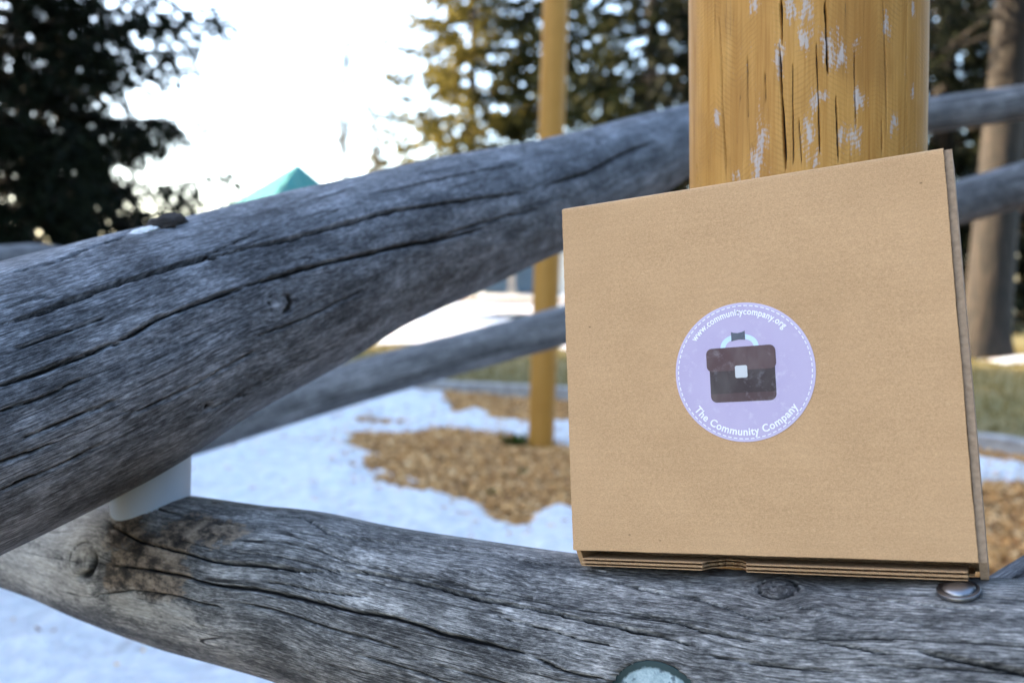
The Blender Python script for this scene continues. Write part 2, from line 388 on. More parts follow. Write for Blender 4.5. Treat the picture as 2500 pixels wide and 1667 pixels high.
def mat_grass():
    m = NT('winter_lawn'); p = m.pos()
    a = m.noise(p, 0.7, 5, 0.6); b = m.noise(p, 9, 5, 0.65); c_ = m.noise(p, 60, 3)
    c = m.mix(m.mapr(a, 0.35, 0.65), (0.165, 0.130, 0.028), (0.23, 0.165, 0.05))
    c = m.mix(m.mapr(b, 0.38, 0.66, 0, 0.8), c, (0.070, 0.070, 0.018)); c = m.mix(m.mapr(c_, 0.5, 0.75, 0, 0.5), c, (0.25, 0.20, 0.10))
    return m.set(Base_Color=c, Roughness=0.9, Normal=m.bump(b, 0.6, 0.03))
def mat_chip_bed():
    m = NT('wood_chip_bed'); p = m.pos()
    a = m.noise(p, 85, 5, 0.7); b = m.noise(p, 11, 4, 0.65)
    c = m.ramp(a, [(0.3, (0.12, 0.052, 0.016)), (0.5, (0.44, 0.215, 0.070)), (0.7, (0.68, 0.385, 0.15))])
    c = m.mix(m.mapr(b, 0.48, 0.68, 0, 0.6), c, (0.17, 0.082, 0.03))
    return m.set(Base_Color=c, Roughness=0.9, Normal=m.bump(a, 0.6, 0.012))
def mat_chip():
    m = NT('wood_chip'); i = m.island()
    c = m.ramp(i, [(0.0, (0.08, 0.032, 0.010)), (0.22, (0.43, 0.205, 0.062)), (0.7, (0.70, 0.385, 0.13)), (1.0, (0.85, 0.58, 0.29))])
    return m.set(Base_Color=c, Roughness=0.85)
def mat_snow():
    m = NT('old_snow'); p = m.pos(); a = m.noise(p, 14, 5, 0.6); b = m.noise(p, 70, 4, 0.6); d = m.noise(p, 5, 5, 0.7)
    c = m.mix(m.mapr(a, 0.3, 0.7), (0.62, 0.635, 0.65), (0.84, 0.845, 0.85))
    c = m.mix(m.mapr(d, 0.55, 0.74, 0, 0.55), c, (0.33, 0.28, 0.25))           # trodden-in dirt
    h = m.math('ADD', a, m.math('MULTIPLY', b, 0.35))
    return m.set(Base_Color=c, Roughness=0.6, Normal=m.bump(h, 0.8, 0.05), Subsurface_Weight=0.15, Subsurface_Scale=0.02)
M_GRASS, M_BED, M_CHIP, M_SNOW = mat_grass(), mat_chip_bed(), mat_chip(), mat_snow()

def mat_needles(name, dark, light, trans=0.25):
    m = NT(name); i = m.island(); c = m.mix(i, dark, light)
    m.set(Base_Color=c, Roughness=0.7, Specular_IOR_Level=0.06)
    tr = m.n('BsdfTranslucent'); m.put(tr.inputs[0], c)
    mx = m.n('MixShader'); mx.inputs[0].default_value = trans
    m.t.links.new(m.b.outputs[0], mx.inputs[1]); m.t.links.new(tr.outputs[0], mx.inputs[2]); m.t.links.new(mx.outputs[0], m.out.inputs[0])
    return m.m
M_NEEDLE_SHADE = mat_needles('spruce_needles_shade_tone', (0.002, 0.0035, 0.002), (0.009, 0.012, 0.005), 0.03)  # near-black needles: backlit shade put into the colour
M_NEEDLE_SUN = mat_needles('spruce_needles_sun_tone', (0.055, 0.052, 0.014), (0.19, 0.155, 0.040), 0.45)  # gold of the low sun mixed into the needle colour
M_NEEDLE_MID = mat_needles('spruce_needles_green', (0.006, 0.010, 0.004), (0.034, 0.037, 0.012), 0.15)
M_LEAF = mat_needles('weed_leaf', (0.03, 0.06, 0.012), (0.07, 0.12, 0.03), 0.3)
M_BLADE = mat_needles('grass_blade', (0.09, 0.08, 0.02), (0.26, 0.19, 0.07), 0.3)
M_TWIGLEAF = mat_needles('sapling_leaf', (0.04, 0.04, 0.03), (0.10, 0.09, 0.06), 0.2)
def mat_bark(name, a=(0.006, 0.0046, 0.0034), b=(0.026, 0.019, 0.013)):
    m = NT(name); o = m.obj(); n = m.noise(m.scl(o, (14, 14, 3.0)), 1.0, 6, 0.65); n2 = m.noise(o, 3, 3)
    c = m.mix(m.mapr(n, 0.35, 0.65), a, b); c = m.mix(m.mapr(n2, 0.5, 0.7, 0, 0.4), c, tuple(x * 0.6 for x in a))
    return m.set(Base_Color=c, Roughness=0.9, Normal=m.bump(n, 0.9, 0.04))
M_BARK = mat_bark('spruce_bark'); M_BARK_THIN = mat_bark('sapling_bark', (0.05, 0.045, 0.04), (0.12, 0.10, 0.085))

# ------------------------------------------------------------------ the setting: lawn, chip bed, snow
def grid_mesh(name, x0, x1, y0, y1, st, zfun, keep=None):
    xs = np.arange(x0, x1 + st / 2, st); ys = np.arange(y0, y1 + st / 2, st)
    X, Y = np.meshgrid(xs, ys, indexing='ij'); Z = zfun(X, Y)
    idx = np.arange(X.size).reshape(X.shape)
    q = np.stack([idx[:-1, :-1], idx[1:, :-1], idx[1:, 1:], idx[:-1, 1:]], -1)
    if keep is not None:
        k = keep(X, Y); q = q[k[:-1, :-1] | k[1:, :-1] | k[1:, 1:] | k[:-1, 1:]]
    q = q.reshape(-1, 4)
    used = np.unique(q); remap = np.zeros(X.size, int); remap[used] = np.arange(len(used))
    return mesh_np(name, np.stack([X, Y, Z], -1).reshape(-1, 3)[used], remap[q], True)

ground = obj('ground', mesh_np('ground', np.array([[-600, -600, 0], [600, -600, 0], [600, 900, 0], [-600, 900, 0.0]]), np.array([[0, 1, 2, 3]])), M_GRASS)
tag(ground, kind='structure')

bord = np.array([G(300, 905), G(1480, 988), G(2381, 1100), G(2900, 1190)])[:, :2]
bx_ = np.r_[-9, bord[:, 0], 9]; by_ = np.r_[bord[0, 1] + 0.4, bord[:, 1], bord[-1, 1] - 1.2]
def border_y(x): return np.interp(x, bx_, by_)
bed = grid_mesh('wood_chip_ground', -8.5, 6.0, -2.0, 11.5, 0.09, lambda X, Y: 0.022 + 0.05 * fnoise(X * 3, Y * 3, 4, 3), lambda X, Y: Y < border_y(X) - 0.05)
tag(obj('wood_chip_ground', bed, M_BED), kind='structure')

def sdf_poly(X, Y, poly):
    """signed distance, negative inside"""
    d = np.full(X.shape, 1e9); ins = np.zeros(X.shape, bool)
    for (ax, ay), (bx, by) in zip(poly, np.roll(poly, -1, 0)):
        ex, ey = bx - ax, by - ay; wx, wy = X - ax, Y - ay
        t = np.clip((wx * ex + wy * ey) / (ex * ex + ey * ey + 1e-12), 0, 1)
        d = np.minimum(d, (wx - t * ex)**2 + (wy - t * ey)**2)
        c = ((ay > Y) != (by > Y)) & (X < (bx - ax) * (Y - ay) / (by - ay + 1e-12) + ax)
        ins ^= c
    return np.sqrt(d) * np.where(ins, -1, 1)
gp = lambda lst: np.array([G(*p)[:2] for p in lst])
bare = [gp([(836, 1085), (880, 1069), (980, 1071), (1080, 1057), (1200, 1072), (1300, 1088), (1390, 1092), (1600, 1100), (2000, 1140), (2300, 1205), (2420, 1190), (2600, 1200),
            (2800, 1400), (2800, 1900), (2100, 1900), (1600, 1345), (1420, 1262), (1300, 1254), (1300, 1296), (1262, 1302), (1205, 1272), (1138, 1236), (1080, 1222), (1004, 1217),
            (932, 1198), (946, 1169), (899, 1150), (918, 1119), (846, 1100)]),
        gp([(1085, 968), (1110, 1020), (1185, 1008), (1215, 1036), (1330, 1044), (1390, 1048), (1600, 1060), (2300, 1128), (2385, 1133), (2520, 1150), (2620, 1140), (2500, 1108), (2381, 1085), (1400, 975)]),
        gp([(760, 1091), (792, 1088), (800, 1096), (770, 1098)]), gp([(872, 1038), (910, 1036), (905, 1045), (880, 1046)]), gp([(935, 1040), (985, 1039), (985, 1047), (945, 1048)]),
        gp([(2560, 1100), (3600, 1100), (3600, 2500), (2560, 2500)])]
isl = gp([(965, 1190), (1000, 1184), (1022, 1196), (990, 1204)])
def snow_h(X, Y):
    wob = fnoise(X * 6, Y * 6, 11, 4) * 0.30 + fnoise(X * 24, Y * 24, 12, 3) * 0.16
    m = np.full(X.shape, 9.0)
    for b in bare: m = np.minimum(m, sdf_poly(X, Y, b))
    m = np.maximum(m, -sdf_poly(X, Y, isl)) + wob * np.clip(np.abs(m) * 4 + 0.45, 0, 1)
    m = np.minimum(m, border_y(X) - 0.16 - Y)
    h = 0.055 * (1 - np.exp(-np.clip(m, -0.3, 2) / 0.09)) + 0.030
    h += np.clip(m * 6, 0, 1) * (0.055 * fnoise(X * 5, Y * 5, 13, 4) + 0.05 * np.clip(fnoise(X * 2.1, Y * 2.1, 14, 3), -0.3, 0.5) + 0.035 * fnoise(X * 16, Y * 16, 16, 3))
    return h, m
_snow = lambda X, Y: snow_h(X, Y)[0]
snow = grid_mesh('snow', -5.5, 3.9, 0.8, 10.8, 0.033, _snow, lambda X, Y: snow_h(X, Y)[1] > -0.02)
tag(obj('snow', snow, M_SNOW), kind='structure')
# the sunlit snow field beyond the lawn
far_poly = np.vstack([G(560, 845)[:2], G(760, 842)[:2], G(900, 838)[:2], G(1040, 840)[:2], G(1250, 846)[:2], G(1420, 850)[:2], G(1500, 800)[:2], G(1480, 746)[:2], G(1100, 744)[:2], G(700, 744)[:2], G(200, 748)[:2]])
thin = gp([(1120, 779), (1250, 776), (1420, 776), (1420, 787), (1200, 788), (1080, 786)])
def far_m(X, Y): return -sdf_poly(X, Y, far_poly) + fnoise(X * 0.5, Y * 0.5, 41, 4) * 1.2
def far_keep(X, Y): return (far_m(X, Y) > 0) & (sdf_poly(X, Y, thin) + fnoise(X, Y, 44, 3) > 0)
far = grid_mesh('snow_field', -16, 5, 12, 34, 0.25, lambda X, Y: 0.03 + 0.12 * np.clip(far_m(X, Y), 0, 0.6) + 0.12 * (fnoise(X * 0.8, Y * 0.8, 42, 4)), far_keep)
tag(obj('snow_field', far, M_SNOW), kind='structure')
# strip of snow beside the big trunk on the right
strip = gp([(2405, 882), (2440, 874), (2540, 872), (2620, 878), (2540, 886), (2450, 888)])
tag(obj('snow_strip', grid_mesh('snow_strip', 5.8, 9.5, 10.6, 13.2, 0.07, lambda X, Y: 0.012 + 0.06 * np.clip(-sdf_poly(X, Y, strip) * 3, 0, 1), lambda X, Y: sdf_poly(X, Y, strip) + fnoise(X * 4, Y * 4, 8) * 0.3 < 0), M_SNOW), kind='structure')

# loose wood chips and blades of grass: nobody could count them
def scatter_boxes(name, xy, z, L, W, Hh, rng):
    n = len(xy); a = rng.uniform(0, 6.283, n); til = rng.normal(0, 0.35, n); rol = rng.normal(0, 0.35, n)
    ex = np.stack([np.cos(a) * np.cos(til), np.sin(a) * np.cos(til), np.sin(til)], -1)
    ey = np.stack([-np.sin(a) * np.cos(rol), np.cos(a) * np.cos(rol), np.sin(rol)], -1); ez = np.cross(ex, ey)
    c = np.column_stack([xy, z]); V = []
    for sx, sy, sz in ((-1, -1, -1), (1, -.6, -1), (1.1, .7, -1), (-.8, 1, -1), (-1, -1, 1), (1, -.6, 1), (1.1, .7, 1), (-.8, 1, 1)):
        V.append(c + ex * (sx * L / 2)[:, None] + ey * (sy * W / 2)[:, None] + ez * (sz * Hh / 2)[:, None])
    V = np.stack(V, 1).reshape(-1, 3)
    f = np.array([[4, 5, 6, 7], [0, 1, 5, 4], [1, 2, 6, 5], [2, 3, 7, 6], [3, 0, 4, 7]])
    return mesh_np(name, V, (np.arange(n)[:, None, None] * 8 + f).reshape(-1, 4))
rng = np.random.default_rng(5)
xy = np.column_stack([rng.uniform(-2.2, 4.6, 110000), rng.uniform(1.6, 9.5, 110000)])
xy = xy[(snow_h(xy[:, 0], xy[:, 1])[1] < 0.03) & (xy[:, 1] < border_y(xy[:, 0]) - 0.12)]
k = rng.random(len(xy)) < np.clip(6.0 / xy[:, 1], 0, 1); xy = xy[k][:42000]; n = len(xy)
chips = scatter_boxes('wood_chips', xy, 0.03 + 0.05 * fnoise(xy[:, 0] * 3, xy[:, 1] * 3, 4, 3) + rng.uniform(0, 0.02, n), rng.uniform(0.02, 0.06, n), rng.uniform(0.007, 0.02, n), rng.uniform(0.003, 0.008, n), rng)
tag(obj('wood_chips', chips, M_CHIP), 'tan wood chips covering the bare ground of the play area', 'wood chips', kind='stuff')
xy = np.column_stack([rng.uniform(-3.2, 3.2, 7000), rng.uniform(1.3, 9.5, 7000)])
_h, _m = snow_h(xy[:, 0], xy[:, 1]); k = (_m > 0.03) & (rng.random(len(xy)) < 0.12 + 0.88 * (_m < 0.22)); xy = xy[k]; _h = _h[k]; n = len(xy)
litter_mesh = scatter_boxes('bark_litter', xy, _h + 0.004, rng.uniform(0.012, 0.05, n), rng.uniform(0.004, 0.014, n), rng.uniform(0.003, 0.006, n), rng)
tag(obj('bark_litter', litter_mesh, M_CHIP), 'dark bits of bark and chip scattered over the snow', 'litter', kind='stuff')
xy = np.column_stack([rng.uniform(-4, 8, 60000), rng.uniform(4.8, 17, 60000)])
xy = xy[(xy[:, 1] > border_y(xy[:, 0]) + 0.12) & (far_m(xy[:, 0], xy[:, 1]) < 0.2)][:26000]; n = len(xy)
a = rng.uniform(0, 6.28, n); h = rng.uniform(0.03, 0.075, n); w = rng.uniform(0.004, 0.010, n); ln = rng.normal(0, 0.03, (n, 2))
b0 = np.column_stack([xy, np.zeros(n)]); sd = np.column_stack([np.cos(a), np.sin(a), np.zeros(n)]) * w[:, None]
gv = np.stack([b0 - sd, b0 + sd, b0 + np.column_stack([ln, h])], 1).reshape(-1, 3)
tag(obj('grass', mesh_np('grass', gv, np.arange(n * 3).reshape(-1, 3)), M_BLADE), 'short dull winter grass beyond the timber edging', 'grass', kind='stuff')

# ------------------------------------------------------------------ trees
def tube(pts, rad, k=8):
    pts = np.asarray(pts, float); n = len(pts); T = np.gradient(pts, axis=0); T /= np.linalg.norm(T, axis=1)[:, None]
    ref = np.where(np.abs(T[:, 2:3]) > 0.9, np.array([[1.0, 0, 0]]), np.array([[0, 0, 1.0]]))
    A = np.cross(T, ref); A /= np.linalg.norm(A, axis=1)[:, None]; B = np.cross(T, A)
    th = np.arange(k) / k * 2 * math.pi
    rad = np.broadcast_to(np.asarray(rad, float), (n,))
    V = pts[:, None] + rad[:, None, None] * (np.cos(th)[None, :, None] * A[:, None] + np.sin(th)[None, :, None] * B[:, None])
    i = np.arange(n * k).reshape(n, k)
    Fq = np.stack([i[:-1], np.roll(i, -1, 1)[:-1], np.roll(i, -1, 1)[1:], i[1:]], -1).reshape(-1, 4)
    return V.reshape(-1, 3), Fq
def join_np(parts):
    V, Fs, o = [], [], 0
    for v, f in parts: V.append(v); Fs.append(f + o); o += len(v)
    return np.vstack(V), np.vstack(Fs)
def unit(v): return v / (np.linalg.norm(v, axis=-1, keepdims=True) + 1e-9)
def conifer_crown(seed, z0, z1, rmax, nb, droop, cl, cw, tw_sp, card_sp, ztop, full=1.0, hang=0.5, pw=0.8, lv=0.72, tip=0.16):
    """boughs in whorls carrying drooping twigs set with flat sprays of needles"""
    rng = np.random.default_rng(seed); tubes = []; PB = []; PD = []
    for i in range(nb):
        t = (i + rng.uniform(0, 1)) / nb; z = z0 + (z1 - z0) * t
        L = rmax * max(0.08, (1 - (z - z0) / (ztop - z0))) ** pw * rng.uniform(lv, 1.12)
        az = i * 2.399963 + rng.normal(0, 0.25)
        q = np.linspace(0, 1, 9); rad = np.array([math.cos(az), math.sin(az), 0]); tan = np.array([-math.sin(az), math.cos(az), 0])
        bend = rng.normal(0, 0.12); dr = droop * rng.uniform(0.6, 1.4)
        path = rad * (L * q)[:, None] + tan * (L * bend * q**2)[:, None]; path[:, 2] = z - dr * L * q**1.2 + 0.22 * L * q**3
        tubes.append(tube(path, 0.012 + 0.03 * (L / rmax) * (1 - q), 4))
        nt = int(L / tw_sp * 2 * full); u = rng.uniform(0.12, 1, nt) ** 0.8
        bp = np.stack([np.interp(u, q, path[:, k_]) for k_ in range(3)], 1)
        side = rng.choice([-1, 1], nt); tl = (tip + 0.38 * L * (1 - u) * rng.uniform(0.5, 1.1, nt)).clip(0.12, 1.3)
        td = unit(rad[None] * rng.uniform(0.3, 0.9, nt)[:, None] + tan[None] * (side * rng.uniform(0.4, 1, nt))[:, None] + np.array([[0, 0, -1]]) * (hang * rng.uniform(0.2, 1.3, nt))[:, None])
        nc = np.maximum(2, (tl / card_sp)).astype(int)
        rep = np.repeat(np.arange(nt), nc); v = rng.uniform(0, 1, len(rep))
        pp = bp[rep] + td[rep] * (tl[rep] * v)[:, None]; pp[:, 2] -= 0.25 * tl[rep] * v**2 * hang
        dd = unit(td[rep] + rng.normal(0, 0.55, (len(rep), 3)))
        PB.append(pp); PD.append(dd)
    B_ = np.vstack(PB); D = np.vstack(PD); n = len(B_)
    sd = unit(np.cross(D, rng.normal(0, 1, (n, 3)))); L_ = cl * rng.uniform(0.6, 1.3, n)[:, None]; W_ = cw * rng.uniform(0.6, 1.3, n)[:, None]
    V = np.stack([B_ - D * L_ * 0.3, B_ + sd * W_ * 0.5 + D * L_ * 0.15, B_ + D * L_ * 0.7, B_ - sd * W_ * 0.5 + D * L_ * 0.2], 1).reshape(-1, 3)
    tv, tf = join_np(tubes)
    return V, np.arange(n * 4).reshape(-1, 4), tv, tf
def conifer(label, base, h, z0, zc, rmax, nb, mat, seed, trunk_r=0.2, droop=0.35, cl=0.14, cw=0.045, tw_sp=0.13, card_sp=0.05, group='spruce trees', lean=(0, 0), flare=0.0, full=1.0, hang=0.5, pw=0.8, name='spruce_tree', lv=0.72, tip=0.16):
    root = empty(name, tuple(base)); tag(root, label, 'tree', group)
    q = np.linspace(0, 1, 24) ** 1.6; pts = np.column_stack([lean[0] * q * h, lean[1] * q * h, q * h - 0.05])
    rr = trunk_r * (1 - q) ** 0.8 + 0.01 + flare * np.exp(-q * h / 0.35)
    tv, tf = tube(pts, rr, 14)
    ang = np.arctan2(tv[:, 1], tv[:, 0]); tv[:, :2] *= (1 + (flare / max(trunk_r, .01)) * 0.5 * np.exp(-tv[:, 2:3] / 0.4) * np.sin(ang * 5 + seed)[:, None])
    obj('trunk', mesh_np('trunk', tv, tf, True), M_BARK, root)
    V, Fq, bv, bf = conifer_crown(seed, z0, zc, rmax, nb, droop, cl, cw, tw_sp, card_sp, h, full, hang, pw, lv, tip)
    off = np.array([lean[0], lean[1], 0])
    V = V + off * V[:, 2:3]; bv = bv + off * bv[:, 2:3]
    crown = obj('crown', mesh_np('crown', V, Fq), mat, root)
    obj('boughs', mesh_np('boughs', bv, bf, True), M_BARK, crown)
    return root
def copy_tree(o, parent=None):
    c = o.copy(); COL.objects.link(c); c.parent = parent
    for ch in list(o.children): copy_tree(ch, c)
    return c

LB = P(-30, 700, 12.0)
conifer('dark backlit spruce with drooping boughs filling the upper left', (LB[0], LB[1], 0), 13, 0.9, 8.0, 3.5, 150, M_NEEDLE_SHADE, 3, 0.24, 0.18, 0.13, 0.055, 0.105, 0.042, hang=0.8, pw=0.5, lv=0.58, tip=0.34)
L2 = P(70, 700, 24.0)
conifer('second dark spruce standing behind the left one', (L2[0], L2[1], 0), 15, 0.3, 11, 3.6, 130, M_NEEDLE_SHADE, 13, 0.24, 0.25, 0.26, 0.10, 0.22, 0.08, hang=0.7, pw=0.7)
t0 = conifer('dense spruce out of view to the left that shades the play area', (-12.2, 4.4, 0), 12, 0.5, 11.5, 2.9, 150, M_NEEDLE_SHADE, 8, 0.22, 0.3, 0.36, 0.22, 0.18, 0.060, group='shading spruces left of the view')
for i, (x, y) in enumerate(((-15.2, -4.0), (-13.6, -1.2), (-13.0, 1.6), (-11.2, 7.0), (-15.6, 3.2), (-14.8, 6.0), (-16.0, 0.2), (-10.4, 9.6), (-13.2, 9.4), (-18.6, 4.4), (-18.2, 1.6), (-18.9, 7.2))):
    c = copy_tree(t0); c.location = (x, y, 0); c.rotation_euler.z = 1.3 * i + 0.6
for i, (x, y) in enumerate(((8.6, 4.2), (7.2, 0.4), (7.6, -3.6), (5.0, -7.6), (0.6, -9.4))):  # spruces added out of view to block fill light from right and behind
    c = copy_tree(t0); c.location = (x, y, 0); c.rotation_euler.z = 0.9 * i + 0.2
    c['label'] = 'unseen spruce added right of and behind the camera to cut fill light'; c['group'] = 'added fill-blocking spruces right of and behind the view'
MB = G(1152, 727)
conifer('sunlit olive-gold spruce behind the far ochre post', (MB[0], MB[1], 0), 24, 2.6, 17.5, 5.4, 150, M_NEEDLE_SUN, 21, 0.24, 0.22, 0.40, 0.18, 0.27, 0.11, lean=(0.008, 0), hang=0.45, full=0.9)
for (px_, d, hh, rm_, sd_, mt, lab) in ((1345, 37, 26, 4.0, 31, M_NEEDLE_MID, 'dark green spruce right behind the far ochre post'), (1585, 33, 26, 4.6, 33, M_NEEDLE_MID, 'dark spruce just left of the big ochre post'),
                                    (1790, 27, 24, 4.2, 35, M_NEEDLE_SHADE, 'dark spruce mostly hidden behind the big ochre post')):
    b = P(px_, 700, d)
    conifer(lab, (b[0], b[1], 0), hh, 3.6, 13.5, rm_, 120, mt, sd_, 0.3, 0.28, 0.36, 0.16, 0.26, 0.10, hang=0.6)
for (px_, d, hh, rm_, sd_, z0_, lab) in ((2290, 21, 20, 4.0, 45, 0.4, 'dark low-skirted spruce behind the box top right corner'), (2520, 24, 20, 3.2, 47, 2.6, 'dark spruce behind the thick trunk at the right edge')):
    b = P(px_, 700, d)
    conifer(lab, (b[0], b[1], 0), hh, z0_, 11.0, rm_, 150, M_NEEDLE_SHADE, sd_, 0.3, 0.25, 0.30, 0.13, 0.20, 0.075, hang=0.6)
TB = G(2402, 872)
conifer('thick leaning spruce trunk lit on its left side behind the rails', (TB[0], TB[1], 0), 17, 4.3, 9.0, 3.4, 60, M_NEEDLE_SHADE, 51, 0.30, 0.30, 0.15, 0.05, 0.16, 0.06, lean=(0.045, 0.0), flare=0.12)

def sapling(label, px_, d, h, seed):
    rng = np.random.default_rng(seed); b = P(px_, 700, d); root = empty('bare_sapling', (b[0], b[1], 0)); tag(root, label, 'tree', 'bare saplings')
    q = np.linspace(0, 1, 14); pts = np.column_stack([0.25 * np.sin(q * 3 + seed), 0.1 * q, q * h]); parts = [tube(pts, 0.06 * (1 - q) + 0.014, 6)]
    lf = []
    for k in range(60):
        z = rng.uniform(0.2, 1); p0 = np.array([np.interp(z, q, pts[:, j]) for j in range(3)]); L = rng.uniform(0.4, 1.3) * (1.1 - z * 0.7); a = rng.uniform(0, 6.28)
        s = np.linspace(0, 1, 6)[:, None]; pth = p0 + s * np.array([math.cos(a) * L * 0.5, math.sin(a) * L * 0.5, L]) + s**2 * np.array([0, 0, 0.2 * L])
        parts.append(tube(pth, 0.024 * (1 - s[:, 0]) + 0.006, 4))
        lf.append(pth[rng.integers(1, 6, 12)] + rng.normal(0, 0.09, (12, 3)))
    tr = obj('trunk', mesh_np('trunk', *join_np(parts), True), M_BARK_THIN, root)
    lf = np.vstack(lf); n = len(lf); A = unit(rng.normal(0, 1, (n, 3))) * 0.075; B = unit(rng.normal(0, 1, (n, 3))) * 0.045
    obj('crown', mesh_np('crown', np.stack([lf - A, lf + B, lf + A, lf - B], 1).reshape(-1, 3), np.arange(n * 4).reshape(-1, 4)), M_TWIGLEAF, root)
sapling('thin bare sapling right of the green roof', 862, 30, 8.6, 3)
sapling('thinner bare sapling next to the sunlit spruce', 918, 32, 7.2, 7)

def weed(label, px_, py_, sc, seed):
    rng = np.random.default_rng(seed); g = G(px_, py_); n = 46; root = empty('green_weed', (g[0], g[1], 0.03)); tag(root, label, 'weed', 'green weeds in the chips')
    a = rng.uniform(0, 6.28, n); L = sc * rng.uniform(0.5, 1.1, n); e = rng.uniform(0.2, 1.2, n)
    D = np.column_stack([np.cos(a) * np.cos(e), np.sin(a) * np.cos(e), np.sin(e)]); sd = np.column_stack([-np.sin(a), np.cos(a), np.zeros(n)]) * (0.16 * sc)
    b = rng.normal(0, 0.25 * sc, (n, 3)) * [1, 1, 0.1]; tip = b + D * L[:, None]; mid = b + D * (L * 0.55)[:, None] + [0, 0, 0.08 * sc]
    obj('leaves', mesh_np('leaves', np.stack([b, mid + sd, tip, mid - sd], 1).reshape(-1, 3), np.arange(n * 4).reshape(-1, 4)), M_LEAF, root)
weed('dark green weed tuft beside the foot of the far ochre post', 1262, 1100, 0.11, 1)
weed('small green weed in the middle of the chip patch', 1278, 1172, 0.05, 2)
weed('tiny green weed near the lower edge of the chip patch', 1197, 1220, 0.04, 3)

# ------------------------------------------------------------------ far buildings
M_ROOF = plain('green_metal_roof', (0.022, 0.18, 0.155), 0.45, 0.12, 3)
M_SEAM = plain('green_metal_seam', (0.035, 0.21, 0.19), 0.45, 0.1, 3)
M_POSTWOOD = plain('pavilion_post', (0.20, 0.13, 0.08), 0.8)
M_CONC = plain('concrete', (0.50, 0.48, 0.45), 0.85, 0.12, 4)
M_BLUEWALL = plain('blue_grey_siding', (0.06, 0.115, 0.19), 0.6, 0.08, 1.5)
M_PALE = plain('pale_column', (0.42, 0.38, 0.35), 0.7)
M_TAN = plain('tan_siding', (0.55, 0.36, 0.17), 0.8)
M_TRIM = plain('white_trim', (0.75, 0.74, 0.70), 0.6)
M_DARKROOF = plain('dark_shingle', (0.09, 0.06, 0.05), 0.9)
M_GLASS = plain('dark_window', (0.03, 0.035, 0.04), 0.1)

pb = P(733, 700, 35); pv = empty('picnic_pavilion', (pb[0], pb[1], 0)); tag(pv, 'green metal roof peak of a pavilion rising behind the upper log', 'pavilion')
apex = np.array([0, 0, CAM_H + (660 - 402) / F_PX * 35]); ze = apex[2] - 2.6
cor = np.array([[-4.7, 0.4, ze], [-0.6, -4.2, ze], [3.2, -1.0, ze], [-0.9, 4.4, ze]])
for i in range(4):
    a_, b_ = cor[i], cor[(i + 1) % 4]; nrm = np.cross(b_ - a_, apex - a_); nrm /= np.linalg.norm(nrm)
    tri = np.array([a_, b_, apex]); lo = tri - nrm * 0.08
    pn = obj('roof_panel', mesh_np('roof_panel', np.vstack([tri, lo]), np.array([[0, 1, 2], [5, 4, 3], [0, 3, 4], [0, 4, 1], [1, 4, 5], [1, 5, 2], [2, 5, 3], [2, 3, 0]])), M_ROOF, pv)
    seams = []
    for k in range(1, 9):
        u = k / 9; e = a_ + (b_ - a_) * u; mid = 1 - abs(2 * u - 1)
        dirv = apex - (a_ + b_) / 2; top = e + dirv * mid * 0.98
        seams.append(tube(np.array([e, (e + top) / 2, top]) + nrm * 0.015, 0.022, 4))
    obj('seam', mesh_np('seam', *join_np(seams)), M_SEAM, pn)
for c_ in cor:
    x, y = c_[0] * 0.86, c_[1] * 0.86
    obj('post', box_mesh('post', x - 0.12, x + 0.12, y - 0.12, y + 0.12, 0, ze + 0.25), M_POSTWOOD, pv)
obj('floor_slab', box_mesh('floor_slab', -4.2, 3.0, -3.6, 3.9, 0.004, 0.12), M_CONC, pv)

sb = P(1180, 700, 43); sh = empty('metal_shed', (sb[0], sb[1], 0)); tag(sh, 'blue-grey shed wall seen far off under the logs', 'shed')
xw = (1358 - 1184) / F_PX * 43
for k in range(9):
    obj('wall_panel', box_mesh('wall_panel', xw * k / 9 + 0.01, xw * (k + 1) / 9 - 0.01, 0, 0.12, 0.1, 3.0), M_BLUEWALL, sh)
obj('side_wall', box_mesh('side_wall', 0.1, xw - 0.1, 0.14, 4, 0.1, 3.0), M_BLUEWALL, sh)
obj('corner_column', box_mesh('corner_column', xw + 0.02, xw + 0.55, -0.1, 0.3, 0, 3.0), M_TRIM, sh)
obj('corner_column', box_mesh('corner_column', -0.5, -0.02, -0.1, 0.3, 0, 3.0), M_TRIM, sh)
obj('roof', bm_mesh('roof', lambda bm: add_box(bm, -0.8, xw + 0.8, -0.5, 4.4, 3.02, 3.2), 0.03), M_DARKROOF, sh)
cb = P(1250, 700, 41); cl = empty('support_column', (cb[0], cb[1], 0)); tag(cl, 'pale square column standing before the blue-grey shed', 'column')
obj('shaft', box_mesh('shaft', -0.14, 0.14, -0.14, 0.14, 0.2, 3.1, 0.01), M_PALE, cl); obj('foot', box_mesh('foot', -0.24, 0.24, -0.24, 0.24, 0.16, 0.3, 0.01), M_CONC, cl)
tag(obj('snow_bank', grid_mesh('snow_bank', cb[0] - 4.5, cb[0] + 9, 37.3, 42.9, 0.3, lambda X, Y: 0.03 + 0.03 * np.clip((Y - 37.3) / 3, 0, 1) + 0.05 * fnoise(X, Y, 9, 3)), M_SNOW), kind='structure')
tag(obj('leaf_strip', grid_mesh('leaf_strip', -9, 6, 31.5, 37.2, 0.3, lambda X, Y: 0.02 + 0.03 * fnoise(X, Y, 3), None), plain('dry_leaves', (0.34, 0.20, 0.09), 0.9, 0.4, 6)), kind='structure')

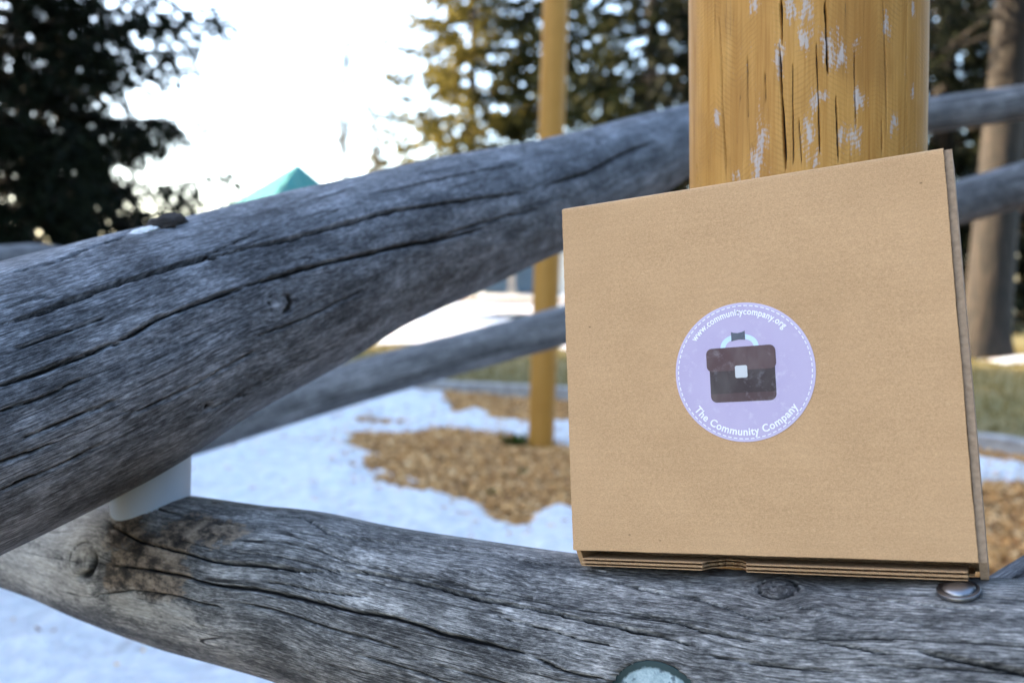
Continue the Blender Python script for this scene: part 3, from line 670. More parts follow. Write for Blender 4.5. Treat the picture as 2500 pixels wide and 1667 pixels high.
hb = P(2484, 700, 22); ho = empty('tan_house', (hb[0], hb[1], 0)); ho.rotation_euler.z = R(-50); tag(ho, 'sunlit tan house edge beside the thick trunk at the right edge', 'house')
obj('wall', box_mesh('wall', 0, 5, 0, 4, 0, 2.3), M_TAN, ho); w_ = obj('window', box_mesh('window', 0.9, 2.0, -0.04, 0.02, 0.9, 1.9), M_TRIM, ho); obj('pane', box_mesh('pane', 1.0, 1.9, -0.06, -0.041, 1.0, 1.8), M_GLASS, w_)
obj('fascia', box_mesh('fascia', -0.3, 5.3, -0.35, 4.3, 2.32, 2.55), M_TRIM, ho)
obj('roof', bm_mesh('roof', lambda bm: bmesh.ops.create_cone(bm, segments=4, radius1=4.2, radius2=0.2, depth=1.6, cap_ends=True, matrix=Matrix.Translation((2.5, 2, 3.36)) @ Matrix.Rotation(R(45), 4, 'Z'))), M_DARKROOF, ho)

# ------------------------------------------------------------------ timber edging
M_TIMBER = plain('grey_edging_timber', (0.33, 0.32, 0.31), 0.85, 0.3, 12, 0, 0.004)
labs = ['pale grey timber edging behind the far ochre post', 'pale grey timber edging running behind the box', 'pale grey timber edging at the right edge beyond the box']
for i in range(3):
    a_, b_ = bord[i], bord[i + 1]; dv = b_ - a_; L = np.linalg.norm(dv); an = math.atan2(dv[1], dv[0])
    def mk(bm, L=L):
        bmesh.ops.create_grid(bm, x_segments=24, y_segments=3, size=0.5, matrix=Matrix.Diagonal((L - 0.02, 0.14, 1, 1)))
        r_ = bmesh.ops.extrude_face_region(bm, geom=bm.faces[:]); vs = [v for v in r_['geom'] if isinstance(v, bmesh.types.BMVert)]
        for v in vs: v.co.z = 0.125 + 0.008 * math.sin(v.co.x * 3.1) + 0.004 * math.sin(v.co.x * 11)
        for v in bm.verts: v.co.y += 0.012 * math.sin(v.co.x * 1.7)
    t_ = obj('timber_edging', bm_mesh('timber_edging', mk), M_TIMBER); t_.location = ((a_[0] + b_[0]) / 2, (a_[1] + b_[1]) / 2, 0.002); t_.rotation_euler.z = an
    tag(t_, labs[i], 'edging', 'timber edging round the play area')

# ------------------------------------------------------------------ the posts
def vpost(px0, py0, d, lean, r, ztop):
    p = P(px0, py0, d); z = np.array([-0.02, 0.4, 0.9, p[2], p[2] + 0.3, ztop])
    return [(p[0] + lean[0] * (zz - p[2]), p[1] + lean[1] * (zz - p[2]), zz, r) for zz in z]
pr = empty('ochre_post', (0, 0, 0)); tag(pr, 'thick ochre stained post with dark vertical cracks behind the box', 'post', 'ochre posts')
pc = [([(1757, 44), (1760, 147), (1763, 220), (1767, 323), (1773, 445)], 0.00096, 0.0070), ([(1906, 0), (1910, 104)], 0.00088, 0.0070), ([(1903, 104), (1907, 205), (1911, 273), (1919, 420)], 0.00096, 0.0070),
      ([(2015, 0), (2018, 88), (2022, 190)], 0.00088, 0.0070), ([(1993, 103), (1998, 235), (2001, 385)], 0.00056, 0.0042), ([(2086, 123), (2090, 308)], 0.00056, 0.0042), ([(2156, 0), (2164, 191), (2165, 323)], 0.00064, 0.0049),
      ([(2041, 235), (2048, 402)], 0.00064, 0.0042), ([(1936, 147), (1937, 415)], 0.00048, 0.0028), ([(2152, 293), (2153, 380)], 0.00056, 0.0035), ([(1747, 0), (1746, 95)], 0.00048, 0.0028), ([(2215, 0), (2214, 370)], 0.00048, 0.0028),
      ([(1825, 132), (1828, 290)], 0.00048, 0.0021), ([(1701, 400), (1703, 450)], 0.00072, 0.0035), ([(1950, 280), (1956, 400)], 0.00040, 0.0021), ([(1868, 180), (1870, 260)], 0.00040, 0.0021)]
fl = [(1930, 15, .016, .007), (1965, 30, .020, .008), (1840, 12, .010, .006), (1902, 140, .020, .006), (1966, 95, .016, .008), (2020, 110, .018, .010), (2045, 140, .016, .014), (2090, 105, .012, .006), (1985, 250, .012, .006), (2010, 235, .007, .008),
      (1750, 290, .014, .006), (1858, 330, .022, .008), (1848, 400, .020, .010), (1975, 330, .020, .008), (1990, 385, .016, .006), (2080, 330, .014, .012), (2095, 250, .014, .008), (2185, 300, .014, .006), (2165, 60, .018, .005), (2228, 230, .010, .004), (2230, 20, .010, .004), (1800, 430, .008, .006)]
make_log('shaft', vpost(1963, 440, 0.78, (-0.022, 0.0), 0.0972, 3.1), M_YELLOW, pr, du=0.0022, dt=0.00055, dense=(1.2, 1.52), cracks=[(p_, w_ * 0.95, d_) for p_, w_, d_ in pc], pales=fl, seed=4, lump=0.004, nrand=0, wig=0.0007)
pr2 = empty('ochre_post', (0, 0, 0)); tag(pr2, 'thin far ochre post standing in the chip patch', 'post', 'ochre posts')
fb = G(1320, 1098); ft = P(1357, 0, 6.0)
make_log('shaft', [(*(fb + (ft - fb) * t), 0.087) for t in (-0.02, 0.25, 0.5, 0.75, 1.0, 1.25)], M_YELLOW_FAR, pr2, du=0.03, dt=0.006, seed=6, lump=0.01, nrand=0)

# ------------------------------------------------------------------ the logs
la = empty('log_rail', (0, 0, 0)); tag(la, 'thick weathered grey log rising across the left with long dark cracks', 'log', 'grey log rails')
A_pts = ctrl([(-330, 1115, .648, .106), (0, 989, .73, .1095), (268, 883, .813, .1105), (467, 798, .889, .1055), (612, 741, .953, .1035), (781, 675, 1.041, .1013), (900, 626, 1.113, .097), (1100, 556, 1.26, .098),
              (1243, 509, 1.392, .0943), (1368, 470, 1.531, .0926), (1500, 414, 1.712, .0864), (1618, 364, 1.915, .080), (1673, 338, 2.03, .0735), (1800, 290, 2.3, .068), (1900, 256, 2.6, .06)])
A_cr = [([(0, 793), (88, 766), (191, 730), (268, 701), (383, 665), (497, 632), (555, 620)], .0028, .014), ([(520, 632), (600, 606), (693, 586), (765, 570), (834, 550), (885, 535), (1000, 511), (1140, 488), (1290, 470)], .0024, .012),
        ([(0, 944), (96, 906), (230, 860), (291, 829)], .0017, .010), ([(285, 838), (383, 783), (497, 737), (585, 703)], .0020, .010), ([(570, 712), (640, 685), (727, 661), (900, 622), (1050, 592), (1200, 555)], .0022, .010), ([(0, 676), (134, 642), (214, 611), (318, 577)], .0015, .006),
        ([(8, 749), (60, 733), (130, 714)], .0013, .005), ([(0, 1132), (70, 1104), (134, 1080)], .0013, .005), ([(65, 1068), (180, 1020), (306, 968)], .0013, .005), ([(513, 1002), (545, 985), (600, 962)], .0014, .005), ([(0, 1005), (110, 965), (240, 905)], .001, .004),
        ([(330, 1010), (480, 940), (640, 850)], .0012, .004), ([(0, 1200), (140, 1135), (260, 1080)], .0014, .004), ([(640, 820), (760, 770), (900, 705)], .0013, .004), ([(1330, 455), (1450, 415), (1600, 345)], .003, .008), ([(900, 480), (1100, 430), (1250, 405)], .002, .005),
        ([(1000, 600), (1180, 545), (1330, 505)], .0016, .005), ([(0, 860), (120, 820), (260, 770)], .0010, .004), ([(280, 590), (420, 545), (560, 505)], .0012, .004), ([(420, 660), (470, 640), (640, 560)], .001, .004)]
A_kn = [(685, 741, .012, .003, 'hole'), (502, 992, .006, .005, 'hole'), (800, 655, .007, .003, 'swirl'), (1390, 470, .018, .004, 'swirl')]
A_obj, A_surf = make_log('trunk_log', A_pts, M_GREY_A, la, du=0.0045, dt=0.0012, cracks=A_cr, knots=A_kn, seed=2, lump=0.022, nrand=14, rand_w=0.0009)
# dark broken-off branch stub and a scrap of snow on the upper edge
p_, n_, t_ = A_surf(405, 549)
def stub(bm):
    bmesh.ops.create_icosphere(bm, subdivisions=4, radius=1.0)
    for v in bm.verts:
        k_ = 1 + 0.5 * (vnoise(v.co.x * 4 + 9, v.co.y * 4 + v.co.z * 3, 5) - 0.5) + 0.25 * (vnoise(v.co.x * 11, v.co.y * 11 + v.co.z * 9, 6) - 0.5); v.co *= float(k_)
ax = Vector(t_).normalized(); up_ = Vector(n_).normalized(); fw = ax.cross(up_)
Mx = Matrix((ax, fw, up_)).transposed().to_4x4()
st = obj('branch_stub', bm_mesh('branch_stub', stub), plain('dark_stub', (0.028, 0.023, 0.02), 0.9, 0.6, 40, 0, 0.002), la, True)
st.matrix_world = Matrix.Translation(p_) @ Mx @ Matrix.Diagonal((0.021, 0.011, 0.008, 1))
p_, n_, t_ = A_surf(352, 563)
up_ = Vector(n_).normalized(); ax = Vector(t_).normalized(); fw = ax.cross(up_); Mx = Matrix((ax, fw, up_)).transposed().to_4x4()
sp = obj('snow_patch', bm_mesh('snow_patch', stub), M_SNOW, None, True); tag(sp, 'scrap of snow in the notch on top of the thick upper log', 'snow')
sp.matrix_world = Matrix.Translation(p_) @ Mx @ Matrix.Diagonal((0.016, 0.006, 0.002, 1))

lc = empty('log_rail', (0, 0, 0)); tag(lc, 'weathered grey log with knots and steel bolts carrying the box', 'log', 'grey log rails')
C_pts = ctrl([(-400, 1160, 1.25, .060), (0, 1280, .99, .060), (153, 1322, .945, .0615), (276, 1353, .907, .067), (461, 1397, .85, .0708), (612, 1428, .808, .0709), (746, 1454, .775, .0722), (900, 1500, .75, .0742), (1089, 1545, .718, .0758),
              (1392, 1612, .678, .0788), (1900, 1694, .602, .0792), (2413, 1744, .538, .0792), (2900, 1800, .488, .0792)])
C_cr = [([(264, 1281), (344, 1320), (459, 1352), (574, 1375), (727, 1393), (800, 1396)], .0013, .008), ([(800, 1391), (902, 1397), (1004, 1420), (1106, 1444), (1174, 1463), (1276, 1480), (1446, 1514), (1600, 1551), (1693, 1578)], .0011, .009),
        ([(253, 1375), (344, 1385), (459, 1408), (574, 1431), (689, 1454), (800, 1477), (950, 1507), (1072, 1545), (1208, 1575), (1324, 1601)], .0013, .010), ([(1300, 1606), (1378, 1636), (1480, 1662)], .0010, .006),
        ([(237, 1452), (325, 1440), (421, 1454), (560, 1480)], .0011, .005), ([(597, 1243), (746, 1266), (800, 1303), (970, 1323), (1106, 1344), (1242, 1360)], .0012, .006), ([(1230, 1355), (1276, 1368), (1412, 1385), (1500, 1398)], .0009, .005),
        ([(1483, 1418), (1616, 1448), (1722, 1465), (1786, 1492), (1842, 1512), (1950, 1508)], .0009, .004), ([(2033, 1452), (2187, 1469), (2330, 1483), (2458, 1493)], .0010, .005), ([(2230, 1586), (2352, 1609), (2500, 1641), (2640, 1670)], .0016, .008),
        ([(1993, 1566), (2086, 1580), (2180, 1598)], .0008, .004), ([(1549, 1500), (1643, 1519), (1749, 1545), (1855, 1572)], .0008, .004), ([(560, 1470), (700, 1500), (860, 1545), (1000, 1590)], .0008, .004), ([(880, 1600), (1050, 1650), (1150, 1690)], .0008, .004),
        ([(1200, 1500), (1350, 1540), (1500, 1580)], .0006, .003), ([(1720, 1600), (1880, 1625), (2050, 1640)], .0008, .004), ([(1950, 1490), (2100, 1505), (2300, 1530)], .0007, .003), ([(620, 1420), (760, 1440), (900, 1452)], .0006, .003)]
C_kn = [(203, 1366, .0165, .007, 'hole'), (1897, 1439, .0105, .0045, 'knot'), (1700, 1577, .0045, .002, 'swirl'), (1374, 1612, .0040, .002, 'swirl'), (1168, 1400, .006, .002, 'swirl'), (1990, 1500, .007, .002, 'swirl')]
C_stain = [(300, 1290, .035, .028), (350, 1350, .04, .03), (400, 1400, .035, .03), (430, 1310, .030, .035), (290, 1400, .03, .03), (360, 1440, .03, .022), (520, 1290, .05, .02)]
C_pale = [(60, 1370, .09, .05), (140, 1300, .10, .04), (230, 1250, .05, .03), (330, 1480, .05, .02), (420, 1500, .05, .016), (150, 1420, .08, .03)]
C_obj, C_surf = make_log('trunk_log', C_pts, M_GREY_C, lc, du=0.0028, dt=0.0009, cracks=C_cr, knots=C_kn, stains=C_stain, pales=C_pale, dents=[(1592, 1762, .037, .013)], seed=3, lump=0.018, nrand=24, rand_w=0.0006)

lb = empty('log_rail', (0, 0, 0)); tag(lb, 'thinner blurred grey log crossing behind the thick log and the box', 'log', 'grey log rails')
make_log('trunk_log', ctrl([(-1080, 1530, 3.05, .075), (-500, 1360, 3.05, .073), (0, 1208, 3.05, .072), (500, 1050, 3.05, .072), (937, 913, 3.05, .071), (1372, 795, 3.05, .0665), (1850, 650, 3.05, .07), (2328, 499, 3.05, .074), (2500, 450, 3.05, .075), (3000, 310, 3.05, .075)]),
         M_GREY_B, lb, du=0.014, dt=0.004, seed=7, lump=0.03, nrand=30, rand_w=0.004)
ld = empty('log_rail', (0, 0, 0)); tag(ld, 'grey log leaving the big post at the upper right', 'log', 'grey log rails')
make_log('trunk_log', ctrl([(1790, 356, 3.2, .060), (2000, 322, 3.2, .061), (2263, 284, 3.2, .0625), (2500, 250, 3.2, .0625), (2900, 190, 3.2, .064)]), M_GREY_B, ld, du=0.014, dt=0.004, seed=9, lump=0.03, nrand=20, rand_w=0.004)
le = empty('log_rail', (0, 0, 0)); tag(le, 'grey log end peeking over the thick log at the left edge', 'log', 'grey log rails')
make_log('trunk_log', ctrl([(-500, 690, 2.6, .062), (-150, 658, 2.7, .063), (0, 650, 2.8, .063), (100, 645, 2.85, .064), (180, 655, 2.9, .060), (420, 690, 3.1, .06)]), M_GREY_B, le, du=0.014, dt=0.004, seed=11, lump=0.02, nrand=10, rand_w=0.004)
lf_ = empty('log_rail', (0, 0, 0)); tag(lf_, 'grey log corner rising at the right edge below the box', 'log', 'grey log rails')
make_log('trunk_log', ctrl([(2250, 1790, .86, .078), (2420, 1692, .82, .08), (2600, 1590, .78, .08), (3000, 1380, .72, .08)]), M_GREY_A, lf_, du=0.006, dt=0.0025, seed=13, lump=0.02, nrand=30)

# white plastic spacer between the two logs
sp0 = P(370, 1150, 0.859)
spc = obj('plastic_spacer', bm_mesh('plastic_spacer', lambda bm: bmesh.ops.create_cone(bm, segments=64, radius1=0.0357, radius2=0.0357, depth=0.15, cap_ends=True), 0.001, 2), M_WHITE_PLASTIC, None, True)
spc.location = tuple(sp0); spc.rotation_euler = (R(-4), R(1.5), 0)
tag(spc, 'white plastic spacer clamped between the two thick logs', 'spacer')

# bolts in the lower log
def frame_at(surf, x, y, off=0.0):
    p, n, t = surf(x, y); n = Vector(n).normalized(); t = Vector(t); t = (t - n * t.dot(n)).normalized(); b = n.cross(t)
    return Matrix.Translation(Vector(p) + n * off) @ Matrix((t, b, n)).transposed().to_4x4()
def dome(bm, r, h, seg=40, rings=10):
    prof = [(r * math.cos(a), h * math.sin(a)) for a in np.linspace(0, math.pi / 2, rings)]
    prev = [bm.verts.new((r * math.cos(t), r * math.sin(t), -h * 0.4)) for t in np.arange(seg) / seg * 6.28318530718]
    for k, (rr, z) in enumerate(prof[:-1]):
        cur = [bm.verts.new((rr * math.cos(t), rr * math.sin(t), z)) for t in np.arange(seg) / seg * 6.28318530718]
        for i in range(seg): bm.faces.new((prev[i], prev[(i + 1) % seg], cur[(i + 1) % seg], cur[i]))
        prev = cur
    bm.faces.new(prev)
Mf = frame_at(C_surf, 2336, 1444, 0.0005)
bolt = obj('bolt_head', bm_mesh('bolt_head', lambda bm: dome(bm, 0.0092, 0.0030)), M_STEEL, lc, True); bolt.matrix_world = Mf @ Matrix.Translation((0, 0, 0.002))
wsh = obj('washer', bm_mesh('washer', lambda bm: bmesh.ops.create_cone(bm, segments=48, radius1=0.0122, radius2=0.0118, depth=0.0020, cap_ends=True), 0.0003, 2), M_STEEL, bolt, True)
wsh.matrix_parent_inverse = bolt.matrix_world.inverted(); wsh.matrix_world = Mf @ Matrix.Translation((0, 0, 0.0008))
Mf = frame_at(C_surf, 1592, 1762, 0.0)
w2 = obj('washer', bm_mesh('washer', lambda bm: bmesh.ops.create_cone(bm, segments=64, radius1=0.0355, radius2=0.0352, depth=0.004, cap_ends=True), 0.0006, 2), M_GALV, lc, True); w2.matrix_world = Mf @ Matrix.Translation((0, 0, 0.0022))
nut = obj('hex_nut', bm_mesh('hex_nut', lambda bm: bmesh.ops.create_cone(bm, segments=6, radius1=0.0125, radius2=0.0125, depth=0.009, cap_ends=True), 0.0008, 2), M_GALV, lc); nut.matrix_world = Mf @ Matrix.Translation((0.004, -0.006, 0.0087)) @ Matrix.Rotation(0.4, 4, 'Z')

# ------------------------------------------------------------------ the cardboard box
def cam2w(v): return Vector(CAMP + RGT * v[0] - UPV * v[1] + FWD * v[2])
BX = [[0.0375, -0.1002, 0.679], [0.2674, -0.1204, 0.5593], [0.2739, 0.1298, 0.5294], [0.044, 0.15, 0.6492]]
TLw, TRw, BRw, BLw = [cam2w(v) for v in BX]
W = ((TRw - TLw).length + (BRw - BLw).length) / 2; HB = ((TLw - BLw).length + (TRw - BRw).length) / 2
ex = ((TRw - TLw) + (BRw - BLw)).normalized(); ey = ((TLw - BLw) + (TRw - BRw)); ey = (ey - ex * ey.dot(ex)).normalized(); ez = ex.cross(ey)
cen = (TLw + TRw + BRw + BLw) / 4; org = cen - ex * (W / 2) - ey * (HB / 2)
box = empty('cardboard_box'); box.matrix_world = Matrix.Translation(org) @ Matrix((ex, ey, ez)).transposed().to_4x4()
tag(box, 'brown cardboard mailer box with lavender round sticker standing on the log', 'box')
BOXM = box.matrix_world.copy()
def mat_kraft(name, bright=1.0, flutes=True):
    m = NT(name); o = m.obj()
    n1 = m.noise(m.scl(o, (1, 1.6, 1)), 14, 6, 0.62); n2 = m.noise(m.scl(o, (1.0, 1.8, 1)), 420, 4, 0.7); n3 = m.noise(o, 1400, 2, 0.6)
    fb = m.noise(m.scl(o, (300, 1500, 400)), 1.0, 2, 0.6)
    v = m.math('ADD', m.math('MULTIPLY', n1, 0.22), m.math('ADD', m.math('MULTIPLY', n2, 0.34), m.math('MULTIPLY', n3, 0.44)))
    b = bright
    c = m.ramp(v, [(0.30, (0.345 * b, 0.203 * b, 0.096 * b)), (0.5, (0.52 * b, 0.316 * b, 0.160 * b)), (0.70, (0.67 * b, 0.422 * b, 0.226 * b))])
    c = m.mix(m.mapr(fb, 0.66, 0.76, 0, 0.40), c, (0.76 * b, 0.56 * b, 0.37 * b))
    vo = m.n('TexVoronoi', feature='F1'); m.put(vo.inputs['Vector'], m.scl(o, (1, 2.2, 1))); vo.inputs['Scale'].default_value = 44; vo.inputs['Randomness'].default_value = 1.0
    pick = m.n('SeparateColor'); m.put(pick.inputs[0], vo.outputs['Color'])
    sp_ = m.math('MULTIPLY', m.mapr(vo.outputs['Distance'], 0.03, 0.06, 1, 0), m.math('GREATER_THAN', pick.outputs[0], 0.80))
    c = m.mix(m.math('MULTIPLY', sp_, 0.75), c, (0.10, 0.055, 0.025))
    h = m.math('ADD', m.math('MULTIPLY', n2, 0.25), m.math('MULTIPLY', n3, 0.35))
    if flutes:
        sx = m.n('SeparateXYZ'); m.put(sx.inputs[0], o)
        fl_ = m.math('SINE', m.math('MULTIPLY', m.math('ADD', sx.outputs[1], m.math('MULTIPLY', n1, 0.0008)), 1050.0)); c = m.mix(m.mapr(fl_, -1, 1, 0, 0.07), c, (0.40, 0.23, 0.115)); h = m.math('ADD', h, m.math('MULTIPLY', fl_, 0.025))
    return m.set(Base_Color=c, Roughness=0.72, Normal=m.bump(h, 0.35, 0.0003), Specular_IOR_Level=0.25)
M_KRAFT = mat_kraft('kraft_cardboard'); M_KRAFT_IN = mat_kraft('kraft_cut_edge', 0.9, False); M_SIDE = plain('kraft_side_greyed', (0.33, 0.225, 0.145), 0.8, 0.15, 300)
def slab(nx, ny, x0, x1, y0, y1, thick, zf, jit=0.0003, seed=1, roll=0.0, notch=None):
    """cardboard sheet in x,y with ragged cut edges, optional rolled fold along its upper edge"""
    u = np.linspace(0, 1, nx); v = np.linspace(0, 1, ny); U, Vv_ = np.meshgrid(u, v, indexing='ij')
    X = x0 + (x1 - x0) * U; Y = y0 + (y1 - y0) * Vv_
    X = X + np.where((U == 0) | (U == 1), (vnoise(Vv_ * 140, Vv_ * 0 + seed, seed) - .5) * 2 * jit + (vnoise(Vv_ * 12, Vv_ * 0, seed + 3) - .5) * 2 * jit, 0)
    Y = Y + np.where((Vv_ == 0) | (Vv_ == 1), (vnoise(U * 140, U * 0 + seed, seed + 7) - .5) * 2 * jit + (vnoise(U * 9, U * 0, seed + 8) - .5) * 1.2 * jit, 0)
    if notch is not None: Y = notch(X, Y)
    Z = zf(X, Y)
    if roll:
        a = np.clip((Y - (y1 - roll)) / roll, 0, 1) * (math.pi / 2); k = Y > y1 - roll
        Yr = y1 - roll + roll * np.sin(a); Zr = -roll + roll * np.cos(a); Z = np.where(k, Z + Zr, Z); Y = np.where(k, Yr, Y)
    f = np.stack([X, Y, Z], -1); bk = f - [0, 0, thick]
    idx = np.arange(nx * ny).reshape(nx, ny); o2 = nx * ny
    q1 = np.stack([idx[:-1, :-1], idx[1:, :-1], idx[1:, 1:], idx[:-1, 1:]], -1).reshape(-1, 4); q2 = q1[:, ::-1] + o2
    ring = np.r_[idx[:, 0], idx[-1, 1:], idx[-2::-1, -1], idx[0, -2:0:-1]]; rn = np.roll(ring, -1)
    q3 = np.stack([ring, ring + o2, rn + o2, rn], -1)
    return np.vstack([f.reshape(-1, 3), bk.reshape(-1, 3)]), np.vstack([q1, q2, q3])
def slab_obj(name, mat, parent, axes, *a, smooth=True, **kw):
    """axes: 3x3 taking sheet x,y,z to box x,y,z plus an offset"""
    v, f = slab(*a, **kw); A, off = axes
    me = mesh_np(name, v @ np.array(A, float).T + np.array(off, float), f, False)
    o = obj(name, me, mat, parent); return o
I3 = ((1, 0, 0), (0, 1, 0), (0, 0, 1)); D = 0.055; TH_ = 0.0030
warp = lambda X, Y: 0.0010 * np.sin(math.pi * X / W) * np.sin(math.pi * Y / HB) + 0.00010 * fnoise(X * 12, Y * 12, 5, 2)
lid = slab_obj('lid_panel', M_KRAFT, box, (I3, (0, 0, 0)), 150, 150, 0, W, 0, HB, TH_, warp, jit=0.00016, seed=2, roll=0.0024)
slab_obj('top_wall', M_KRAFT, box, (((1, 0, 0), (0, 0, 1), (0, -1, 0)), (0, HB - 0.0005, -0.0032)), 30, 10, 0.001, W - 0.001, -0.0, D, TH_, lambda X, Y: 0 * X, seed=3) if False else None
ZP = ((1, 0, 0), (0, 0, -1), (0, 1, 0))     # sheet y -> -box z ... laid flat: x stays, y runs backwards (away from the lens)
def flat(name, mat, x0, x1, zfront, zback, ytop, thick, jit, seed, notch=None, nx=260, ny=12, parent=box):
    """horizontal sheet (normal along box y); its front cut edge faces the lens"""
    v, f = slab(nx, ny, x0, x1, 0, zfront - zback, thick, lambda X, Y: 0 * X, jit=jit, seed=seed, notch=notch)
    P_ = np.stack([v[:, 0], ytop + v[:, 2], zfront - v[:, 1]], -1)
    return obj(name, mesh_np(name, P_, f), mat, parent)
flat('top_wall', M_KRAFT, 0.001, W - 0.001, -0.0032, -D, HB - 0.0012, TH_, 0.0002, 4, nx=30)
slab_obj('back_panel', M_KRAFT, box, (I3, (0, 0, -D - 0.0005)), 20, 20, 0.001, W + 0.004, -0.0125, HB - 0.001, TH_, lambda X, Y: 0 * X, seed=5)
def side(name, x, z0, z1, ylo, yhi, thick, seed, cut):
    """side wall (normal along box x) from z0 at the back to z1 in front, lower front corner cut off at an angle"""
    nz, ny = 14, 120; v = np.linspace(0, 1, ny); u = np.linspace(0, 1, nz); U, Vv_ = np.meshgrid(u, v, indexing='ij')
    Y = ylo + (yhi - ylo) * Vv_; zf_ = z1 - cut * np.clip(1 - (Y - ylo) / (abs(ylo) + 1e-6), 0, 1) + (vnoise(Vv_ * 130, Vv_ * 0, seed) - .5) * 0.0004
    Z = z0 + (zf_ - z0) * U; f = np.stack([np.full_like(Y, x), Y, Z], -1); bk = f - [thick, 0, 0]
    idx = np.arange(nz * ny).reshape(nz, ny); o2 = nz * ny
    q1 = np.stack([idx[:-1, :-1], idx[:-1, 1:], idx[1:, 1:], idx[1:, :-1]], -1).reshape(-1, 4); q2 = q1[:, ::-1] + o2
    ring = np.r_[idx[:, 0], idx[-1, 1:], idx[-2::-1, -1], idx[0, -2:0:-1]]; rn = np.roll(ring, -1)
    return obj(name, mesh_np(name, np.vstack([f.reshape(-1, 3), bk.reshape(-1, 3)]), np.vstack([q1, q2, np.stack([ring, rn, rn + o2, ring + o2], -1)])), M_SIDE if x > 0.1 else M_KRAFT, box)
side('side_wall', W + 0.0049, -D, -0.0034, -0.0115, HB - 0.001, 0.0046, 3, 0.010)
side('side_wall', 0.0042, -D, -0.0034, -0.0115, HB - 0.001, 0.0034, 6, 0.008)
# rolled double front wall on which the box stands: two corrugated sheets, thumb notch in the front edge
def notch_fn(X, Y):
    c_ = 0.110; hw = 0.0140; dd = np.clip(1 - ((X - c_) / hw)**2, 0, 1)
    edge = Y < 0.030
    return np.where(edge, Y + 0.021 * np.sqrt(dd) * np.clip(1 - Y / 0.029, 0, 1) * (0.9 + 0.2 * vnoise(X * 900, X * 0, 4)), Y)
fw_ = empty('front_wall'); fw_.parent = box
for k_, (yt, zf__) in enumerate(((-0.0054, 0.0030), (-0.0079, 0.0038))):
    sheet = flat('liner', M_KRAFT_IN, 0.008, W - 0.006, zf__, -0.028, yt, 0.00045, 0.0003, 10 + k_, notch_fn)
    sheet.parent = fw_
    sheet = flat('liner', M_KRAFT_IN, 0.008, W - 0.006, zf__ - 0.0003, -0.028, yt - 0.0019, 0.00045, 0.0003, 20 + k_, notch_fn); sheet.parent = fw_
    nx = 900; xs = np.linspace(0.009, W - 0.007, nx); zz = np.array([zf__ - 0.0008, -0.0275])
    Xf, Zf = np.meshgrid(xs, zz, indexing='ij'); Zf = np.where(Zf > 0, Zf - 0.021 * np.sqrt(np.clip(1 - ((Xf - 0.110) / 0.0140)**2, 0, 1)), Zf)
    Yf = yt - 0.00118 + 0.00058 * np.sin(Xf * 2 * math.pi / 0.0042)
    idx = np.arange(nx * 2).reshape(nx, 2)
    flo = obj('flute', mesh_np('flute', np.stack([Xf, Yf, Zf], -1).reshape(-1, 3), np.stack([idx[:-1, 0], idx[1:, 0], idx[1:, 1], idx[:-1, 1]], -1), True), M_KRAFT_IN, fw_)

flat('bottom_panel', M_KRAFT, 0.0046, W - 0.003, -0.027, -D - 0.001, -0.0100, 0.0015, 0.0002, 31, nx=40)

# ------------------------------------------------------------------ the sticker
def face_xy(px_, py_):
    o_ = Vector(CAMP); d_ = Vector(P(px_, py_, 1.0)) - o_; t_ = (org - o_).dot(ez) / d_.dot(ez); q_ = o_ + d_ * t_ - org
    return q_.dot(ex), q_.dot(ey)
sx0, sy0 = face_xy(1815.6, 907.5)
sr = sum(math.hypot(face_xy(x, y)[0] - sx0, face_xy(x, y)[1] - sy0) for x, y in ((1647.5, 918), (1984, 897), (1812, 736), (1822, 1079))) / 4
stick = empty('sticker'); stick.parent = box; stick.location = (sx0, sy0, 0.0011)
def mat_print(name, col, scuff=0.25, rough=0.42):
    m = NT(name); o = m.obj(); n = m.noise(m.scl(o, (1, 1, 1)), 130, 6, 0.65); n2 = m.noise(m.scl(o, (1.0, 0.6, 1)), 60, 4, 0.6)
    n3 = m.noise(o, 900, 3, 0.6)
    k = m.math('MULTIPLY', m.mapr(n, 0.50, 0.72), m.mapr(n2, 0.40, 0.62))
    c = m.mix(m.math('MULTIPLY', k, scuff), col, (0.72, 0.70, 0.74)); c = m.mix(m.math('MULTIPLY', n3, 0.22), c, tuple(x * 0.72 for x in col))
    return m.set(Base_Color=c, Roughness=m.mapr(n2, 0.3, 0.7, rough, rough + 0.25), Normal=m.bump(n2, 0.25, 0.0006))
S_LAV = mat_print('sticker_lavender', (0.46, 0.385, 0.555), 0.5); S_EDGE = mat_print('sticker_edge', (0.54, 0.47, 0.64), 0.2)
S_WHITE = mat_print('sticker_white', (0.86, 0.85, 0.90), 0.0, 0.5); S_FLAP = mat_print('print_flap_brown', (0.075, 0.032, 0.034), 0.18); S_BODY = mat_print('print_body_brown', (0.028, 0.012, 0.014), 0.16)
S_BAND = mat_print('print_band_brown', (0.062, 0.027, 0.029), 0.15); S_CYAN = mat_print('print_pale_blue', (0.55, 0.72, 0.88), 0.1); S_SLATE = mat_print('print_slate', (0.065, 0.075, 0.105), 0.3); S_GREY = mat_print('print_grey', (0.56, 0.57, 0.58), 0.15)
def ngon(name, pts, z, mat, parent=stick):
    bm = bmesh.new(); vs = [bm.verts.new((x * sr, y * sr, z)) for x, y in pts]; f = bm.faces.new(vs)
    bmesh.ops.triangulate(bm, faces=[f]); bmesh.ops.recalc_face_normals(bm, faces=bm.faces[:])
    for f in bm.faces:
        if f.normal.z < 0: f.normal_flip()
    me = bpy.data.meshes.new(name); bm.to_mesh(me); bm.free(); return obj(name, me, mat, parent)
